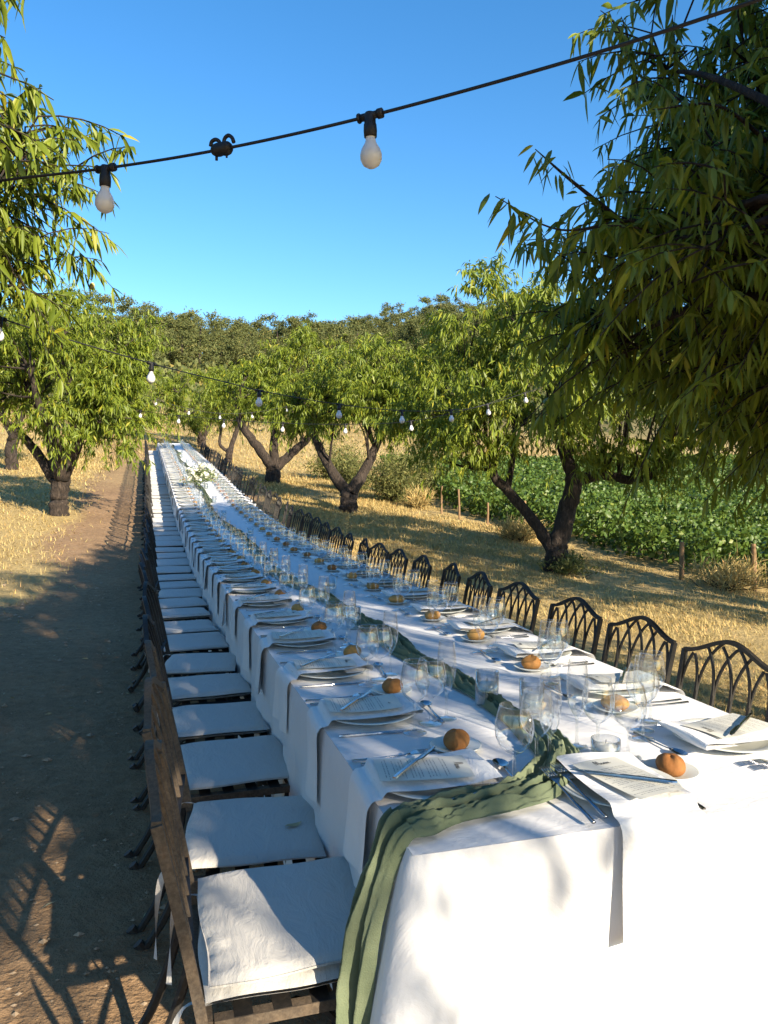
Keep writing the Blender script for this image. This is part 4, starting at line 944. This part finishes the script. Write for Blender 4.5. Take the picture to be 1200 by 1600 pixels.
for side in 'LR':
    for k in range(NSET):
        if side == 'L': s, t, rz = 1.645 - Y0 + k * STEP, -.185, R(-90)
        else: s, t, rz = 1.85 - Y0 + k * .585, TW + .235, R(90)
        if side == 'R' and k > 50: continue
        jy = crg2.uniform(-.03, .03) if k > 1 else 0; jr = crg2.uniform(-.15, .15) if k else 0; jx = crg2.uniform(-.02, .02) if k > 2 else 0
        if side == 'L': jx = -abs(jx) - (.03 if k in (7, 8, 9) else 0)
        w_ = where(side, k)
        lab = ('rusty brown iron arch-back chair ' if side == 'L' and k < 3 else 'black iron arch-back chair ') + w_; grp = 'chairs on the ' + SIDE[side]
        if k < 16:
            e = empty('garden_chair'); put(e, s + jy, t + jx, .005, rz + jr, True); props(e, lab, 'chair', grp)
            for nme, me, _ in (RCP if side == 'L' and k < 3 else CP): link(nme, me, e)
        else:
            e = link('garden_chair', far_chair); put(e, s + jy, t + jx, .005, rz + jr, True); props(e, lab, 'chair', grp)
        c = link('seat_cushion', CU[k % 4]); put(c, s + jy, t + jx, .005, rz + jr + crg2.uniform(-.04, .04), True)
        up = Matrix.Rotation(math.atan(slope(c.location.y)), 3, 'X') @ Vector((0, .004 if side else 0, .434)); c.location += up; c.location += Vector((.004 if side == 'L' else -.004, 0, 0))
        props(c, 'white seat cushion ' + w_, 'cushion', 'cushions on the ' + SIDE[side])
        if k < 16:
            for q in TIES[k % 3]: link('cushion_tie', q, c)
        if side == 'L' and k == 0:
            c['label'] = 'lower of two stacked white cushions on the rusty chair by the hanging runner'
            c2 = link('seat_cushion', CU[2]); c2.location = c.location + Vector((.006, .004, .0345)); c2.rotation_euler = c.rotation_euler; c2.rotation_euler.z += .03
            props(c2, 'half sunlit upper cushion of two stacked on the chair by the hanging runner', 'cushion', 'cushions on the path side')
lf = MB().grid(lambda u, v: ((u - .5) * .055, (v - .5) * .014 * math.sin(math.pi * min(.98, max(.02, u))) * 1.6, .003 + .003 * math.cos(u * 5)), 8, 2).mesh('fallen_leaf', 'dead_leaf', True)
o = link('fallen_leaf', lf); put(o, 2.10 - Y0, .355 - XL, .485, .4, True); props(o, 'dry fallen almond leaf lying on the second seat cushion', 'leaf')

# ------------------------------------------------------------------ festoon light strings
bulb_m = MB().lathe([(.0125, .0), (.0135, -.012), (.0155, -.018), (.024, -.032), (.0285, -.047), (.028, -.060), (.021, -.073), (.010, -.080), (.001, -.0815)], 20).mesh('festoon_bulb', 'bulb', True)
sock_m = MB().lathe([(.001, .016), (.012, .016), (.015, .010), (.015, -.012), (.0165, -.014), (.0175, -.030), (.0165, -.046), (.014, -.047)], 16).tube([(-.034, 0, .008), (.034, 0, .008)], [.0095, .0095], 8).tube([(-.034, 0, .008), (-.028, 0, .008)], .0125, 8).tube([(.022, 0, .008), (.036, 0, .008)], .0125, 8).mesh('lamp_socket', 'black_rubber', True)
conn_m = MB().lathe([(.001, -.03), (.012, -.03), (.017, -.022), (.019, -.01), (.017, .0), (.020, .012), (.017, .024), (.012, .03), (.001, .03)], 14)
conn_m.tube(catmull([(.0, .014, -.038), (.0, .026, -.034), (0, .030, -.022), (0, .024, -.010), (0, .012, -.006)], 4), .0055, 8).tube(catmull([(.0, .014, .006), (.0, .028, .010), (0, .034, .022), (0, .026, .034), (0, .012, .040)], 4), .0055, 8).tube([(0, -.015, -.018), (0, -.028, -.018)], .004, 6).tube([(0, -.015, .016), (0, -.026, .016)], .003, 6)
conn_m = conn_m.mesh('cable_connector', 'black_rubber', True)
def light_string(pts, bulbs, conns, label, rad=.0042, per=14):
    P = np.array(catmull(pts, per)); base = P[0]; e = empty('light_string', base); props(e, label, 'string lights', 'festoon strings over the table')
    link('cable', MB().tube(list(P - base), rad, 8).mesh('cable', 'black_rubber', True), e)
    d = np.concatenate([[0], np.cumsum(np.linalg.norm(np.diff(P, axis=0), axis=1))])
    def at(q):
        p = np.array([np.interp(q, d, P[:, i]) for i in range(3)]); p2 = np.array([np.interp(q + .05, d, P[:, i]) for i in range(3)]); return p, unit(p2 - p)
    def q_of(x): return d[int(np.argmin(np.abs(P[:, 0] - x)))]     # bulbs are given by their x position on the cable
    for fr in bulbs:
        p, t_ = at(q_of(fr)); o = link('socket', sock_m, e, p - base - np.array([0, 0, .008])); o.rotation_euler = (0, -math.asin(t_[2]), math.atan2(t_[1], t_[0])); 
        b2 = link('bulb', bulb_m, o, (0, 0, -.044))
    for fr in conns:
        p, t_ = at(q_of(fr)); o = link('connector', conn_m, e, p - base); o.rotation_euler = Vector(t_).to_track_quat('Z', 'Y').to_euler()
    return e
light_string([(-2.35, 4.35, 2.62), (-1.5, 3.7, 2.49), (-.8, 3.087, 2.444), (-.5, 2.791, 2.416), (-.157, 2.515, 2.389), (.17, 2.243, 2.374), (.524, 1.955, 2.383), (.916, 1.603, 2.404), (1.193, 1.327, 2.427), (1.41, 1.1, 2.449), (2.5, .15, 2.6), (3.8, -.3, 2.85), (5.1, -.6, 3.2)],
    [-1.25, -.157, .524, 1.75, 2.8], [.17], 'black light string with connector and round white bulbs close overhead', per=40)
light_string([(-2.3, 3.2, 2.72), (-1.3, 4.168, 2.44), (-.867, 4.769, 2.345), (-.066, 5.47, 2.225), (.571, 6.223, 2.19), (.778, 6.475, 2.178), (1.616, 7.17, 2.149), (2.429, 7.771, 2.16), (3.181, 8.287, 2.227), (3.828, 8.731, 2.35), (5.104, 9.528, 2.735), (6.2, 11.2, 3.1)],
    [-1.55, -.867, -.066, .778, 1.616, 2.429, 3.181, 3.828, 4.5], [], 'light string crossing over the table from the fruiting tree to the forked tree', per=20)
light_string([(-1.9, 16.4, 3.7), (-1.478, 16.136, 3.411), (-.857, 15.525, 3.0), (-.378, 14.745, 2.68), (.963, 12.787, 2.40), (1.748, 11.617, 2.28), (2.497, 10.669, 2.212), (3.233, 9.937, 2.22), (4.017, 9.3, 2.40), (5.0, 10.0, 2.75), (6.1, 11.3, 3.05)],
    [-.857, -.378, .3, .963, 1.748, 2.497, 3.233], [], 'light string crossing over the table to the stout pale-trunked tree', per=20)
light_string([(-1.9, 16.3, 3.9), (-.4, 17.4, 3.25), (1.0, 18.0, 2.95), (2.4, 18.3, 3.05), (4.3, 18.4, 3.6)], [-.9, -.1, .6, 1.3, 2.0, 2.8], [], 'far light string hung between the stout-trunked tree and the V-trunked tree', per=20)
